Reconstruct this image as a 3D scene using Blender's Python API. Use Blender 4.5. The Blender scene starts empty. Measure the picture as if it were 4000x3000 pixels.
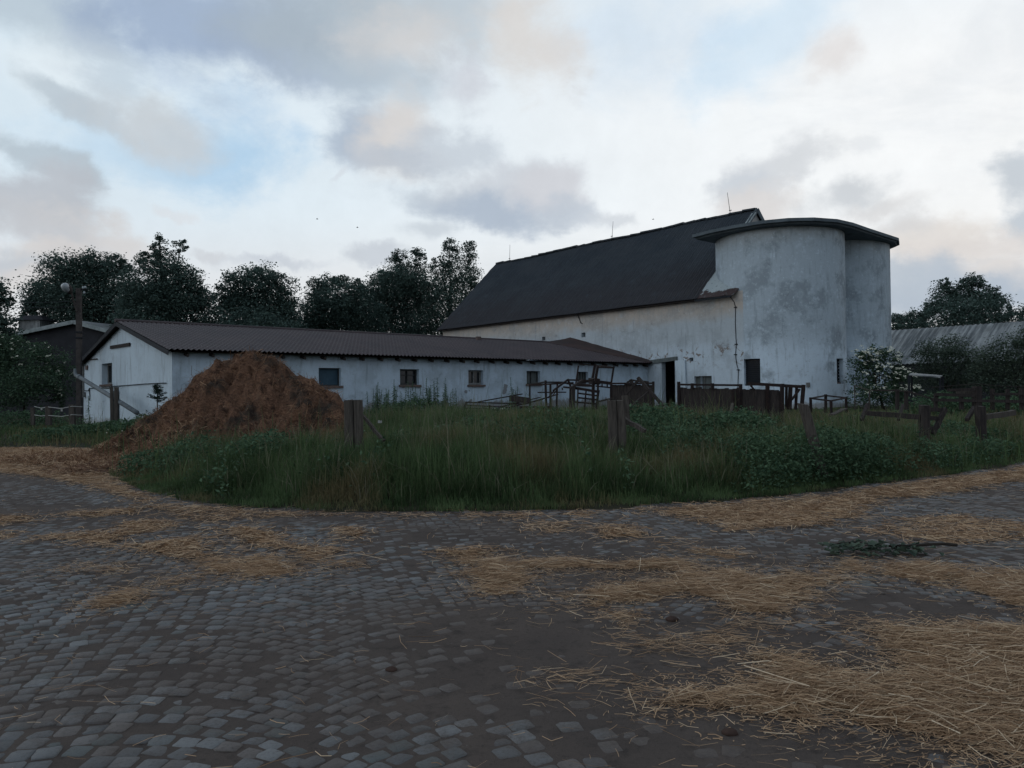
import bpy, math, random
import numpy as np
from math import sin, cos, pi, atan, atan2, radians, sqrt

rng = np.random.default_rng(7)
random.seed(7)
scn = bpy.context.scene
col = scn.collection

# ------------------------------------------------------------------ camera model (metres, z up, camera 1.6 m above the yard)
FPX, ROLL, PITCH, EYE = 2950.0, 0.01157, atan(36.5 / 2950.0), 1.6
Fv = np.array([0, cos(PITCH), sin(PITCH)]); _r0 = np.array([1.0, 0, 0]); _u0 = np.array([0, -sin(PITCH), cos(PITCH)])
Rv = cos(ROLL) * _r0 - sin(ROLL) * _u0
Uv = sin(ROLL) * _r0 + cos(ROLL) * _u0
EYEP = np.array([0, 0, EYE])
def V(*a): return np.array(a, float)
def ray(x, y): return Fv + Rv * (x - 2000) / FPX - Uv * (y - 1500) / FPX
def at(x, y, Y):
    d = ray(x, y); return EYEP + d * (Y / d[1])
def gnd(x, y, z=0.0):
    d = ray(x, y); return EYEP + d * ((z - EYE) / d[2])
def onplane(x, y, P, N):
    d = ray(x, y); return EYEP + d * (np.dot(P - EYEP, N) / np.dot(d, N))

# ------------------------------------------------------------------ value noise
_T = rng.random((256, 256))
def vnoise(x, y):
    x = np.asarray(x, float); y = np.asarray(y, float)
    xi = np.floor(x).astype(int); yi = np.floor(y).astype(int)
    fx = x - xi; fy = y - yi
    fx = fx * fx * (3 - 2 * fx); fy = fy * fy * (3 - 2 * fy)
    a = _T[xi & 255, yi & 255]; b = _T[(xi + 1) & 255, yi & 255]
    c = _T[xi & 255, (yi + 1) & 255]; d = _T[(xi + 1) & 255, (yi + 1) & 255]
    return (a * (1 - fx) + b * fx) * (1 - fy) + (c * (1 - fx) + d * fx) * fy
def fbm(x, y, o=4):
    s = 0; a = 0.5; t = 0
    for k in range(o):
        s = s + a * vnoise(x * 2 ** k + 17.3 * k, y * 2 ** k + 5.1 * k); t += a; a *= 0.5
    return s / t
def sstep(a, b, x):
    t = np.clip((np.asarray(x, float) - a) / (b - a), 0, 1); return t * t * (3 - 2 * t)

# ------------------------------------------------------------------ object helpers
ORIG = {}
def tag(o, label=None, cat=None, group=None, kind=None):
    if label: o['label'] = label
    if cat: o['category'] = cat
    if group: o['group'] = group
    if kind: o['kind'] = kind
    return o
def thing(name, loc, label, cat, group=None):
    o = bpy.data.objects.new(name, None); col.objects.link(o)
    o.location = tuple(loc); o.empty_display_size = 0.3
    ORIG[o] = np.array(loc, float)
    return tag(o, label, cat, group)
def add_mesh(name, verts, sizes, loops, mat, parent=None, smooth=False, attrs=None, origin=None):
    verts = np.asarray(verts, float).reshape(-1, 3)
    if parent is not None: org = ORIG[parent]
    elif origin is not None: org = np.array(origin, float)
    else: org = np.zeros(3)
    me = bpy.data.meshes.new(name)
    n = len(verts); sizes = np.asarray(sizes, np.int32); loops = np.asarray(loops, np.int32)
    me.vertices.add(n); me.vertices.foreach_set('co', (verts - org).astype(np.float32).ravel())
    me.loops.add(len(loops)); me.loops.foreach_set('vertex_index', loops)
    me.polygons.add(len(sizes))
    st = np.concatenate([[0], np.cumsum(sizes)[:-1]]).astype(np.int32) if len(sizes) else np.zeros(0, np.int32)
    me.polygons.foreach_set('loop_start', st)
    me.polygons.foreach_set('use_smooth', np.full(len(sizes), smooth, bool))
    me.update(calc_edges=True); me.validate()
    for k, arr in (attrs or {}).items():
        a = me.attributes.new(k, 'FLOAT', 'POINT'); a.data.foreach_set('value', np.asarray(arr, np.float32))
    if mat is not None: me.materials.append(mat)
    o = bpy.data.objects.new(name, me); col.objects.link(o)
    if parent is not None: o.parent = parent
    else: o.location = tuple(org)
    ORIG[o] = org
    return o
def quads(name, verts, q, mat, parent=None, **k):
    q = np.asarray(q, np.int32).reshape(-1, 4)
    return add_mesh(name, verts, np.full(len(q), 4), q.ravel(), mat, parent, **k)

class MB:
    def __init__(s): s.v = []; s.f = []
    def _p(s, pts):
        b = len(s.v); s.v.extend([np.array(p, float) for p in pts]); return b
    def face(s, *pts):
        b = s._p(pts); s.f.append(list(range(b, b + len(pts)))); return s
    def prism(s, bot, top):
        n = len(bot); b = s._p(list(bot) + list(top))
        s.f.append([b + i for i in range(n)][::-1]); s.f.append([b + n + i for i in range(n)])
        for i in range(n):
            j = (i + 1) % n; s.f.append([b + i, b + j, b + n + j, b + n + i])
        return s
    def box(s, c, ax, ay, az):
        c = np.array(c, float); ax, ay, az = (np.array(a, float) / 2 for a in (ax, ay, az))
        B = [c - ax - ay - az, c + ax - ay - az, c + ax + ay - az, c - ax + ay - az]
        return s.prism(B, [p + 2 * az for p in B])
    def beam(s, a, b, w=0.06, h=None, up=(0, 0, 1), jig=0):
        a = np.array(a, float); b = np.array(b, float); h = h or w
        d = b - a; L = np.linalg.norm(d); d = d / L; up = np.array(up, float)
        if abs(d @ up) > 0.95: up = V(1, 0.2, 0)
        x = np.cross(d, up); x /= np.linalg.norm(x); y = np.cross(x, d)
        n = max(1, int(jig and 5)); rings = []
        for i in range(n + 1):
            c = a + (b - a) * i / n; k = 1 + (random.uniform(-.1, .1) if jig else 0)
            c = c + (x * random.uniform(-jig, jig) + y * random.uniform(-jig, jig) if 0 < i < n else 0)
            rings.append([c - x * w / 2 * k - y * h / 2 * k, c + x * w / 2 * k - y * h / 2 * k, c + x * w / 2 * k + y * h / 2 * k, c - x * w / 2 * k + y * h / 2 * k])
        bs = [s._p(r) for r in rings]
        s.f.append([bs[0] + i for i in (3, 2, 1, 0)]); s.f.append([bs[-1] + i for i in range(4)])
        for q in range(n):
            for i in range(4):
                j = (i + 1) % 4; s.f.append([bs[q] + i, bs[q] + j, bs[q + 1] + j, bs[q + 1] + i])
        return s
    def tube(s, pts, rad, seg=8, cap=True):
        pts = [np.array(p, float) for p in pts]; n = len(pts)
        rad = rad if hasattr(rad, '__len__') else [rad] * n
        prev = None; bs = []
        for i, p in enumerate(pts):
            d = pts[min(i + 1, n - 1)] - pts[max(i - 1, 0)]; d /= np.linalg.norm(d) + 1e-9
            if prev is None:
                u = V(0, 0, 1) if abs(d[2]) < .9 else V(1, 0, 0)
                x = np.cross(d, u)
            else: x = prev - d * (prev @ d)
            x /= np.linalg.norm(x) + 1e-9; y = np.cross(d, x); prev = x
            bs.append(s._p([p + rad[i] * (x * cos(2 * pi * k / seg) + y * sin(2 * pi * k / seg)) for k in range(seg)]))
        for i in range(n - 1):
            for k in range(seg):
                l = (k + 1) % seg; s.f.append([bs[i] + k, bs[i] + l, bs[i + 1] + l, bs[i + 1] + k])
        if cap:
            s.f.append([bs[0] + k for k in range(seg)][::-1]); s.f.append([bs[-1] + k for k in range(seg)])
        return s
    def build(s, name, mat, parent=None, smooth=False, origin=None):
        sizes = [len(f) for f in s.f]; loops = [i for f in s.f for i in f]
        return add_mesh(name, np.array(s.v), sizes, loops, mat, parent, smooth, origin=origin)

# ------------------------------------------------------------------ materials
def newmat(name, rough=0.85, spec=0.2):
    m = bpy.data.materials.new(name); m.use_nodes = True
    nt = m.node_tree; b = nt.nodes['Principled BSDF']
    b.inputs['Roughness'].default_value = rough; b.inputs['Specular IOR Level'].default_value = spec
    return m, nt, b
def N(nt, t, **k):
    n = nt.nodes.new(t)
    for a, v in k.items(): setattr(n, a, v)
    return n
def L(nt, a, b): nt.links.new(a, b)
def c4(c): return (c[0], c[1], c[2], 1.0)
def pos(nt, obj=False):
    return N(nt, 'ShaderNodeTexCoord').outputs['Object'] if obj else N(nt, 'ShaderNodeNewGeometry').outputs['Position']
def noise(nt, vec, scale, detail=4, rough=0.55, dist=0.0):
    n = N(nt, 'ShaderNodeTexNoise'); L(nt, vec, n.inputs['Vector'])
    n.inputs['Scale'].default_value = scale; n.inputs['Detail'].default_value = detail
    n.inputs['Roughness'].default_value = rough; n.inputs['Distortion'].default_value = dist
    return n.outputs['Fac']
def mapr(nt, x, a, b, lo=0.0, hi=1.0):
    n = N(nt, 'ShaderNodeMapRange', interpolation_type='SMOOTHSTEP'); L(nt, x, n.inputs['Value'])
    for i, v in (('From Min', a), ('From Max', b), ('To Min', lo), ('To Max', hi)): n.inputs[i].default_value = v
    return n.outputs['Result']
def math_(nt, op, a, b=None, c=None):
    n = N(nt, 'ShaderNodeMath', operation=op)
    for i, v in enumerate((a, b, c)):
        if v is None: continue
        if isinstance(v, (int, float)): n.inputs[i].default_value = v
        else: L(nt, v, n.inputs[i])
    return n.outputs[0]
def mix(nt, f, a, b):
    n = N(nt, 'ShaderNodeMix', data_type='RGBA')
    for s, v in ((n.inputs[0], f), (n.inputs[6], a), (n.inputs[7], b)):
        if isinstance(v, (int, float)): s.default_value = v
        elif isinstance(v, (tuple, list)): s.default_value = c4(v)
        else: L(nt, v, s)
    return n.outputs[2]
def attr(nt, name): return N(nt, 'ShaderNodeAttribute', attribute_name=name).outputs['Fac']
def bump(nt, b, h, strength=0.3, dist=0.02):
    n = N(nt, 'ShaderNodeBump'); L(nt, h, n.inputs['Height'])
    n.inputs['Strength'].default_value = strength; n.inputs['Distance'].default_value = dist
    L(nt, n.outputs[0], b.inputs['Normal'])
def stretch(nt, vec, s):
    n = N(nt, 'ShaderNodeVectorMath', operation='MULTIPLY'); L(nt, vec, n.inputs[0]); n.inputs[1].default_value = s
    return n.outputs[0]
def zof(nt, vec):
    n = N(nt, 'ShaderNodeSeparateXYZ'); L(nt, vec, n.inputs[0]); return n.outputs['Z']

def plain(name, a, b=None, scale=6.0, rough=0.85, spec=0.2, bmp=0.2, st=None):
    m, nt, B = newmat(name, rough, spec); p = pos(nt)
    if st: p = stretch(nt, p, st)
    f = noise(nt, p, scale, 6, 0.65)
    L(nt, mix(nt, mapr(nt, f, 0.3, 0.7), a, b or tuple(x * 0.6 for x in a)), B.inputs['Base Color'])
    if bmp: bump(nt, B, f, bmp, 0.02)
    return m
def plaster(name, white, grey, beige, z0, z1, zb0, zb1, blot=0.5, plinth=None, spall=False, worn=None):
    """whitewash up to about z0..z1, bare weathered plaster above it, beige under the eaves from zb0..zb1"""
    m, nt, B = newmat(name, 0.95, 0.1); p = pos(nt); z = zof(nt, p)
    n1 = noise(nt, p, 0.55, 7, 0.66); n2 = noise(nt, p, 1.7, 9, 0.74); n6 = noise(nt, p, 5.5, 7, 0.72); n3 = noise(nt, stretch(nt, p, (3.0, 3.0, 0.35)), 1.6, 6, 0.6)
    n4 = noise(nt, p, 14, 6, 0.7)
    zz = math_(nt, 'ADD', z, math_(nt, 'MULTIPLY', math_(nt, 'SUBTRACT', n2, 0.5), 1.6))
    c = mix(nt, mapr(nt, zz, z0, z1), white, grey)
    zb = math_(nt, 'ADD', z, math_(nt, 'MULTIPLY', math_(nt, 'SUBTRACT', n1, 0.5), 2.4))
    c = mix(nt, mapr(nt, zb, zb0, zb1), c, beige)
    c = mix(nt, math_(nt, 'MULTIPLY', mapr(nt, n1, 0.45, 0.60), blot), c, tuple(x * 0.62 for x in grey))
    c = mix(nt, math_(nt, 'MULTIPLY', mapr(nt, n2, 0.53, 0.66), blot * 1.0), c, tuple(x * 1.22 for x in grey))
    c = mix(nt, math_(nt, 'MULTIPLY', mapr(nt, n3, 0.52, 0.72), 0.55), c, tuple(x * 0.6 for x in grey))
    c = mix(nt, math_(nt, 'MULTIPLY', mapr(nt, n6, 0.56, 0.70), 0.30 + blot * .35), c, tuple(x * 0.58 for x in grey))
    c = mix(nt, math_(nt, 'MULTIPLY', mapr(nt, n6, 0.44, 0.32), 0.30 + blot * .3), c, tuple(min(.8, x * 1.12) for x in white))
    c = mix(nt, math_(nt, 'MULTIPLY', mapr(nt, n4, 0.6, 0.72), 0.4), c, tuple(x * 0.4 for x in grey))
    vo = N(nt, 'ShaderNodeTexVoronoi', feature='DISTANCE_TO_EDGE'); vo.inputs['Scale'].default_value = .42
    wv = N(nt, 'ShaderNodeVectorMath', operation='MULTIPLY_ADD'); L(nt, N(nt, 'ShaderNodeTexNoise').outputs['Color'], wv.inputs[0]); wv.inputs[1].default_value = (.9, .9, .9); L(nt, p, wv.inputs[2]); L(nt, wv.outputs[0], vo.inputs['Vector'])
    for n_ in nt.nodes:
        if n_.bl_idname == 'ShaderNodeTexNoise' and not n_.inputs['Vector'].is_linked: L(nt, p, n_.inputs['Vector']); n_.inputs['Scale'].default_value = 1.3; n_.inputs['Detail'].default_value = 6
    ck = math_(nt, 'MULTIPLY', mapr(nt, vo.outputs['Distance'], .013, .004), mapr(nt, n1, .5, .58))
    c = mix(nt, math_(nt, 'MULTIPLY', ck, .22), c, (0.08, 0.08, 0.08))
    if plinth:
        zp = math_(nt, 'ADD', z, math_(nt, 'MULTIPLY', math_(nt, 'SUBTRACT', n2, 0.5), 1.5))
        c = mix(nt, math_(nt, 'MULTIPLY', mapr(nt, zp, plinth[0] + 0.1, plinth[0] - 0.1), 0.8), c, plinth[1])
    if worn:
        zw = math_(nt, 'ABSOLUTE', math_(nt, 'SUBTRACT', z, worn)); n7 = noise(nt, p, 2.6, 7, 0.65, .5)
        pw = math_(nt, 'MULTIPLY', mapr(nt, n7, .57, .60), mapr(nt, zw, 1.1, .1))
        c = mix(nt, math_(nt, 'MULTIPLY', pw, .85), c, (0.17, 0.125, 0.095))
    if spall:
        # spalled patches where the render has come off and the rubble shows
        n5 = noise(nt, p, 1.15, 5, 0.55, 0.4)
        c = mix(nt, math_(nt, 'MULTIPLY', mapr(nt, n5, 0.665, 0.69), 0.75), c, (0.14, 0.125, 0.115))
    L(nt, c, B.inputs['Base Color'])
    h = math_(nt, 'ADD', n4, math_(nt, 'MULTIPLY', n2, 1.5)); bump(nt, B, h, 0.45, 0.03)
    return m
def leafmat(name, a, b, c=None, rough=0.6, trans=0.25):
    m, nt, B = newmat(name, rough, 0.12)
    f = attr(nt, 'rnd')
    k = mix(nt, mapr(nt, f, 0.05, 0.8), a, b)
    if c: k = mix(nt, mapr(nt, f, 0.94, 0.97), k, (0.12, 0.115, 0.07))
    if c: k = mix(nt, mapr(nt, attr(nt, 'dry'), 0.45, 0.75), k, c)
    L(nt, k, B.inputs['Base Color'])
    t = N(nt, 'ShaderNodeBsdfTranslucent'); L(nt, k, t.inputs['Color'])
    mx = N(nt, 'ShaderNodeMixShader'); mx.inputs[0].default_value = trans
    out = nt.nodes['Material Output']
    L(nt, B.outputs[0], mx.inputs[1]); L(nt, t.outputs[0], mx.inputs[2]); L(nt, mx.outputs[0], out.inputs['Surface'])
    return m

M = {}
M['stable_wall'] = plaster('stable_wall_plaster', (0.47, 0.57, 0.66), (0.33, 0.39, 0.43), (0.30, 0.29, 0.28), 3.4, 4.4, 5.2, 6.5, 0.35, plinth=(1.15, (0.17, 0.155, 0.14)), spall=True)
M['gable_wall'] = plaster('gable_plaster', (0.51, 0.60, 0.66), (0.38, 0.43, 0.46), (0.5, 0.5, 0.48), 5.5, 7.5, 8, 9, 0.16, plinth=(0.5, (0.3, 0.31, 0.3)))
M['barn_wall'] = plaster('barn_plaster', (0.50, 0.58, 0.64), (0.42, 0.47, 0.50), (0.47, 0.425, 0.375), 4.0, 5.2, 5.7, 6.8, 0.4, plinth=(0.9, (0.3, 0.3, 0.29)), worn=3.9)
M['silo_wall'] = plaster('silo_plaster', (0.55, 0.65, 0.73), (0.40, 0.47, 0.52), (0.50, 0.51, 0.49), 3.4, 5.4, 10.0, 12.0, .8, plinth=(0.8, (0.3, 0.3, 0.29)))
M['slab'] = plain('slab_concrete', (0.125, 0.152, 0.168), (0.08, 0.098, 0.11), 1.5, 0.9)
M['tile'] = None
M['metal'] = plain('flashing_zinc', (0.30, 0.34, 0.34), (0.17, 0.2, 0.2), 3, 0.6, 0.4)
M['rust'] = plain('rusty_steel', (0.032, 0.020, 0.017), (0.016, 0.013, 0.014), 9, 0.8, 0.2)
M['wood'] = plain('grey_wood', (0.105, 0.093, 0.08), (0.05, 0.044, 0.04), 9, 0.9, 0.1, 0.5, st=(4, 4, 0.35))
M['darkwood'] = plain('dark_wood', (0.056, 0.047, 0.043), (0.026, 0.023, 0.023), 7, 0.9, 0.1, 0.5, st=(3, 3, 0.4))
M['conc'] = plain('pole_concrete', (0.075, 0.066, 0.062), (0.045, 0.04, 0.038), 5, 0.9)
M['pipe'] = plain('pipe_plastic', (0.15, 0.17, 0.18), (0.09, 0.105, 0.115), 4, 0.6)
M['dark'] = plain('dark_paint', (0.016, 0.02, 0.026), (0.01, 0.012, 0.016), 3, 0.7)
M['frame'] = plain('window_wood', (0.20, 0.205, 0.20), (0.11, 0.11, 0.105), 8, 0.8)
M['frame_dark'] = plain('window_wood_dark', (0.05, 0.055, 0.055), (0.03, 0.03, 0.03), 8, 0.8)
M['blue'] = plain('blue_board', (0.05, 0.095, 0.13), (0.035, 0.07, 0.10), 2, 0.7)
M['board'] = plain('window_board', (0.12, 0.14, 0.14), (0.07, 0.08, 0.08), 5, 0.8, st=(5, 5, 0.3))
M['sill'] = plain('brick_sill', (0.17, 0.12, 0.105), (0.1, 0.085, 0.08), 8, 0.9, 0.1, 0.5)
M['white'] = plain('white_tape', (0.36, 0.37, 0.35), (0.25, 0.25, 0.24), 3)
M['shedwall'] = plain('shed_dark_wall', (0.035, 0.036, 0.042), (0.025, 0.026, 0.03), 1.2)
M['rubble'] = plain('old_dung', (0.085, 0.055, 0.045), (0.045, 0.032, 0.027), 6, 0.95, 0.05, 0.8)
g, nt, B = newmat('window_glass', 0.12, 0.5); B.inputs['Base Color'].default_value = (0.012, 0.015, 0.018, 1); M['glass'] = g
g, nt, B = newmat('lamp_glass', 0.25, 0.5); B.inputs['Base Color'].default_value = (0.30, 0.33, 0.34, 1); M['lampglass'] = g

def roofmat(name, a, b, moss, ms=0.62, rough=0.75, low=None):
    m, nt, B = newmat(name, rough, 0.25); p = pos(nt)
    n1 = noise(nt, p, 0.5, 6, 0.6); n2 = noise(nt, p, 5, 6, 0.7); n3 = noise(nt, stretch(nt, p, (1, 1, 0.25)), 2.5, 5, 0.6)
    c = mix(nt, mapr(nt, n1, 0.35, 0.65), a, b)
    c = mix(nt, math_(nt, 'MULTIPLY', mapr(nt, n2, ms, ms + 0.08), 0.7), c, moss)
    c = mix(nt, math_(nt, 'MULTIPLY', mapr(nt, n3, 0.55, 0.75), 0.5), c, tuple(x * 0.6 for x in b))
    if low:
        zl = math_(nt, 'ADD', zof(nt, p), math_(nt, 'MULTIPLY', math_(nt, 'SUBTRACT', n1, .5), 5.0))
        c = mix(nt, mapr(nt, zl, low[0] + 2.4, low[0] - 1.6, 0, .6), c, low[1])
        n8 = noise(nt, p, 1.6, 8, .75); c = mix(nt, mapr(nt, n8, .55, .68, 0, .55), c, tuple(x * 1.7 for x in a))
        n9 = noise(nt, stretch(nt, p, (6, 6, .8)), 1.0, 5, .7); c = mix(nt, mapr(nt, n9, .5, .7, 0, .5), c, tuple(x * .5 for x in a))
    L(nt, c, B.inputs['Base Color']); bump(nt, B, n2, 0.2, 0.01)
    return m
M['tile'] = roofmat('metal_tile_brown', (0.066, 0.050, 0.051), (0.052, 0.041, 0.044), (0.085, 0.066, 0.064), 0.64, 0.6)
M['oldtile'] = roofmat('old_red_tile', (0.062, 0.036, 0.032), (0.042, 0.029, 0.028), (0.035, 0.035, 0.025), 0.55)
M['barnroof'] = roofmat('barn_roof_sheet', (0.032, 0.041, 0.050), (0.044, 0.052, 0.060), (0.15, 0.17, 0.175), 0.68, .8, (9.4, (0.043, 0.036, 0.037)))
def streaked():
    m, nt, B = newmat('shed_roof_sheet', 0.7, 0.25); p = pos(nt)
    d = N(nt, 'ShaderNodeVectorMath', operation='DOT_PRODUCT'); L(nt, p, d.inputs[0]); d.inputs[1].default_value = (-sin(radians(41)), cos(radians(41)), 0)
    cv = N(nt, 'ShaderNodeCombineXYZ'); L(nt, d.outputs['Value'], cv.inputs[0]); L(nt, math_(nt, 'MULTIPLY', zof(nt, p), .12), cv.inputs[1])
    a = noise(nt, cv.outputs[0], 2.2, 5, .7); b = noise(nt, p, .5, 5)
    c = mix(nt, mapr(nt, a, .38, .64), (0.30, 0.315, 0.31), (0.085, 0.095, 0.10)); c = mix(nt, mapr(nt, b, .45, .7, 0, .6), c, (0.10, 0.105, 0.10))
    L(nt, c, B.inputs['Base Color']); return m
M['shedroof'] = streaked()
def flashmat():
    m, nt, B = newmat('flashing_rust_patched', 0.6, 0.3); p = pos(nt); z = zof(nt, p)
    n = noise(nt, p, 1.4, 6, 0.6); zz = math_(nt, 'ADD', z, math_(nt, 'MULTIPLY', math_(nt, 'SUBTRACT', n, 0.5), 1.5))
    c = mix(nt, mapr(nt, zz, 7.98, 7.90), (0.33, 0.38, 0.39), (0.045, 0.026, 0.024))
    c = mix(nt, mapr(nt, noise(nt, p, 6, 5), 0.6, 0.7), c, (0.12, 0.14, 0.14))
    L(nt, c, B.inputs['Base Color']); return m
M['flash'] = flashmat()
M['leaf'] = leafmat('tree_leaves', (0.060, 0.094, 0.084), (0.105, 0.155, 0.130), rough=.9)
M['leaf2'] = leafmat('shrub_leaves', (0.050, 0.074, 0.056), (0.105, 0.140, 0.102), rough=.85)
M['leaf3'] = leafmat('elder_leaves', (0.036, 0.068, 0.044), (0.082, 0.132, 0.080), rough=.8)
M['weedleaf'] = leafmat('weed_leaves', (0.036, 0.072, 0.040), (0.100, 0.165, 0.092), rough=.85)
M['grass'] = leafmat('grass_blades', (0.040, 0.070, 0.028), (0.100, 0.155, 0.066), (0.160, 0.135, 0.070), trans=0.3)
M['grasshead'] = leafmat('grass_heads', (0.11, 0.115, 0.07), (0.20, 0.19, 0.13), trans=0.2)
M['needle'] = leafmat('fir_needles', (0.014, 0.03, 0.024), (0.032, 0.055, 0.042))
M['petal'] = plain('white_blossom', (0.62, 0.62, 0.50), (0.5, 0.5, 0.4), 5, 0.8, 0.1, 0)
M['bark'] = plain('tree_bark', (0.045, 0.038, 0.032), (0.025, 0.022, 0.02), 5, 0.95, 0.05, 0.6)
def strawmat(name, a, b, d):
    m, nt, B = newmat(name, 0.75, 0.2); f = attr(nt, 'rnd')
    c = mix(nt, mapr(nt, f, 0.0, 0.75), a, b); c = mix(nt, mapr(nt, f, 0.8, 1.0), c, d)
    L(nt, c, B.inputs['Base Color']); return m
M['straw'] = strawmat('straw_stalks', (0.22, 0.130, 0.072), (0.47, 0.31, 0.182), (0.62, 0.46, 0.295))
M['strawtop'] = strawmat('straw_long_stalks', (0.42, 0.30, 0.19), (0.56, 0.43, 0.29), (0.70, 0.57, 0.41))
M['dungstraw'] = strawmat('dung_straw', (0.13, 0.068, 0.040), (0.26, 0.142, 0.080), (0.40, 0.25, 0.145))
def matted(name, dark, mid, light):
    m, nt, B = newmat(name, 0.9, 0.1); p = pos(nt)
    a = noise(nt, stretch(nt, p, (30, 90, 30)), 1.0, 4, 0.7, 1.0); b = noise(nt, stretch(nt, p, (90, 25, 30)), 1.0, 4, 0.7, 1.0)
    f = math_(nt, 'MAXIMUM', a, b); n = noise(nt, p, 3, 5)
    c = mix(nt, mapr(nt, f, 0.45, 0.72), dark, light); c = mix(nt, mapr(nt, n, 0.35, 0.65), c, mid)
    L(nt, c, B.inputs['Base Color']); bump(nt, B, f, 0.6, 0.02); return m
M['strawmat'] = matted('straw_mat', (0.165, 0.102, 0.060), (0.27, 0.170, 0.100), (0.42, 0.28, 0.165))
def heapmat():
    m, nt, B = newmat('manure', 0.95, 0.1); p = pos(nt)
    a = noise(nt, stretch(nt, p, (12, 30, 22)), 1.0, 5, 0.7, 0.8); n = noise(nt, p, 1.1, 6, 0.65); n2 = noise(nt, p, 4.5, 6, 0.7)
    c = mix(nt, mapr(nt, a, 0.35, 0.7), (0.102, 0.058, 0.040), (0.282, 0.154, 0.094))
    c = mix(nt, mapr(nt, n, 0.5, 0.66), c, (0.065, 0.052, 0.042)); c = mix(nt, math_(nt, 'MULTIPLY', mapr(nt, n2, 0.52, 0.66), 0.8), c, (0.030, 0.020, 0.017)); c = mix(nt, mapr(nt, noise(nt, p, 2.3, 5, .7), .6, .72, 0, .6), c, (0.20, 0.13, 0.085))
    L(nt, c, B.inputs['Base Color']); bump(nt, B, math_(nt, 'ADD', a, n2), 0.9, 0.08); return m
M['heap'] = heapmat()
def stonemat():
    m, nt, B = newmat('cobble_granite', 0.72, 0.3); p = pos(nt)
    r = attr(nt, 'rnd'); d = attr(nt, 'dirt'); n = noise(nt, p, 55, 7, 0.8); n2 = noise(nt, p, 7, 6, 0.7)
    c = mix(nt, r, (0.092, 0.096, 0.099), (0.225, 0.228, 0.225))
    h_ = attr(nt, 'hue'); c = mix(nt, mapr(nt, h_, .6, 1.0, 0, .8), c, (0.135, 0.112, 0.098)); c = mix(nt, mapr(nt, h_, .25, .0, 0, .7), c, (0.085, 0.100, 0.094))
    c = mix(nt, math_(nt, 'MULTIPLY', mapr(nt, n, 0.48, 0.7), 0.6), c, (0.055, 0.054, 0.053))
    dd = math_(nt, 'ADD', d, math_(nt, 'MULTIPLY', math_(nt, 'SUBTRACT', n2, 0.5), 1.0)); dd = math_(nt, 'ADD', dd, math_(nt, 'MULTIPLY', math_(nt, 'SUBTRACT', 0.5, r), 0.35))
    dd = math_(nt, 'ADD', dd, math_(nt, 'MULTIPLY', math_(nt, 'SUBTRACT', n, 0.5), 0.5))
    c = mix(nt, mapr(nt, dd, 0.16, 0.74, 0.0, 0.93), c, mix(nt, mapr(nt, n, .35, .7), (0.106, 0.084, 0.071), (0.072, 0.059, 0.052)))
    L(nt, c, B.inputs['Base Color']); bump(nt, B, math_(nt, 'ADD', n, n2), 0.5, 0.008); return m
M['stone'] = stonemat()
def dirtmat(name, a, b, c_):
    m, nt, B = newmat(name, 0.95, 0.1); p = pos(nt)
    n = noise(nt, p, 0.8, 6, 0.6); n2 = noise(nt, p, 30, 6, 0.75); n3 = noise(nt, p, 130, 3, 0.7)
    c = mix(nt, mapr(nt, n, 0.35, 0.65), a, b); c = mix(nt, mapr(nt, n2, 0.5, 0.72), c, c_)
    c = mix(nt, math_(nt, 'MULTIPLY', mapr(nt, n3, 0.58, 0.70), 0.6), c, (0.17, 0.135, 0.10)); c = mix(nt, math_(nt, 'MULTIPLY', mapr(nt, noise(nt, p, 6, 6, .7), .5, .7), .6), c, (0.04, 0.034, 0.031))
    L(nt, c, B.inputs['Base Color']); bump(nt, B, math_(nt, 'ADD', n2, n3), 0.5, 0.012); return m
M['dirt'] = dirtmat('yard_dirt', (0.104, 0.084, 0.072), (0.082, 0.067, 0.059), (0.060, 0.050, 0.045))
M['soil'] = dirtmat('field_soil', (0.026, 0.030, 0.016), (0.034, 0.030, 0.018), (0.018, 0.02, 0.012))

# ------------------------------------------------------------------ frames of the buildings
a_ = radians(48.5); E1 = V(sin(a_), cos(a_), 0); E2 = V(-cos(a_), sin(a_), 0)       # stable: along, across (away)
b_ = radians(41.0); VB = V(-sin(b_), cos(b_), 0); NB = V(cos(b_), sin(b_), 0)        # barn: along (away, left), across (away, right)
SA = at(672, 1365, 31.0); SA0 = V(SA[0], SA[1], 0)
Z = V(0, 0, 1)
BQ = onplane(2530, 1418, SA, E2); BQ0 = V(BQ[0], BQ[1], 0)
def S(t, g, z): return SA0 + E1 * t + E2 * g + Z * z
def Bn(s, w, z): return BQ0 + VB * s + NB * w + Z * z

# ------------------------------------------------------------------ terrain
EDGE_PX = [(-1400, 1905), (-700, 1800), (-300, 1762), (0, 1750), (200, 1748), (330, 1752), (400, 1800), (430, 1865), (560, 1922), (700, 1958), (900, 1982), (1200, 1998), (1600, 2003), (2000, 2003), (2400, 1985), (2800, 1960), (3100, 1935), (3400, 1895), (3700, 1858), (4000, 1812), (4500, 1752), (5200, 1700)]
EDGE = np.array([gnd(*p)[:2] for p in EDGE_PX])
POLY = np.vstack([EDGE, [[150, 140], [-150, 140], [-90, 40]]])
def inside(P, poly):
    x, y = P[:, 0], P[:, 1]; r = np.zeros(len(P), bool); n = len(poly)
    for i in range(n):
        x0, y0 = poly[i]; x1, y1 = poly[(i + 1) % n]
        c = ((y0 > y) != (y1 > y))
        with np.errstate(divide='ignore', invalid='ignore'):
            r ^= c & (x < (x1 - x0) * (y - y0) / (y1 - y0 + 1e-12) + x0)
    return r
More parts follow.
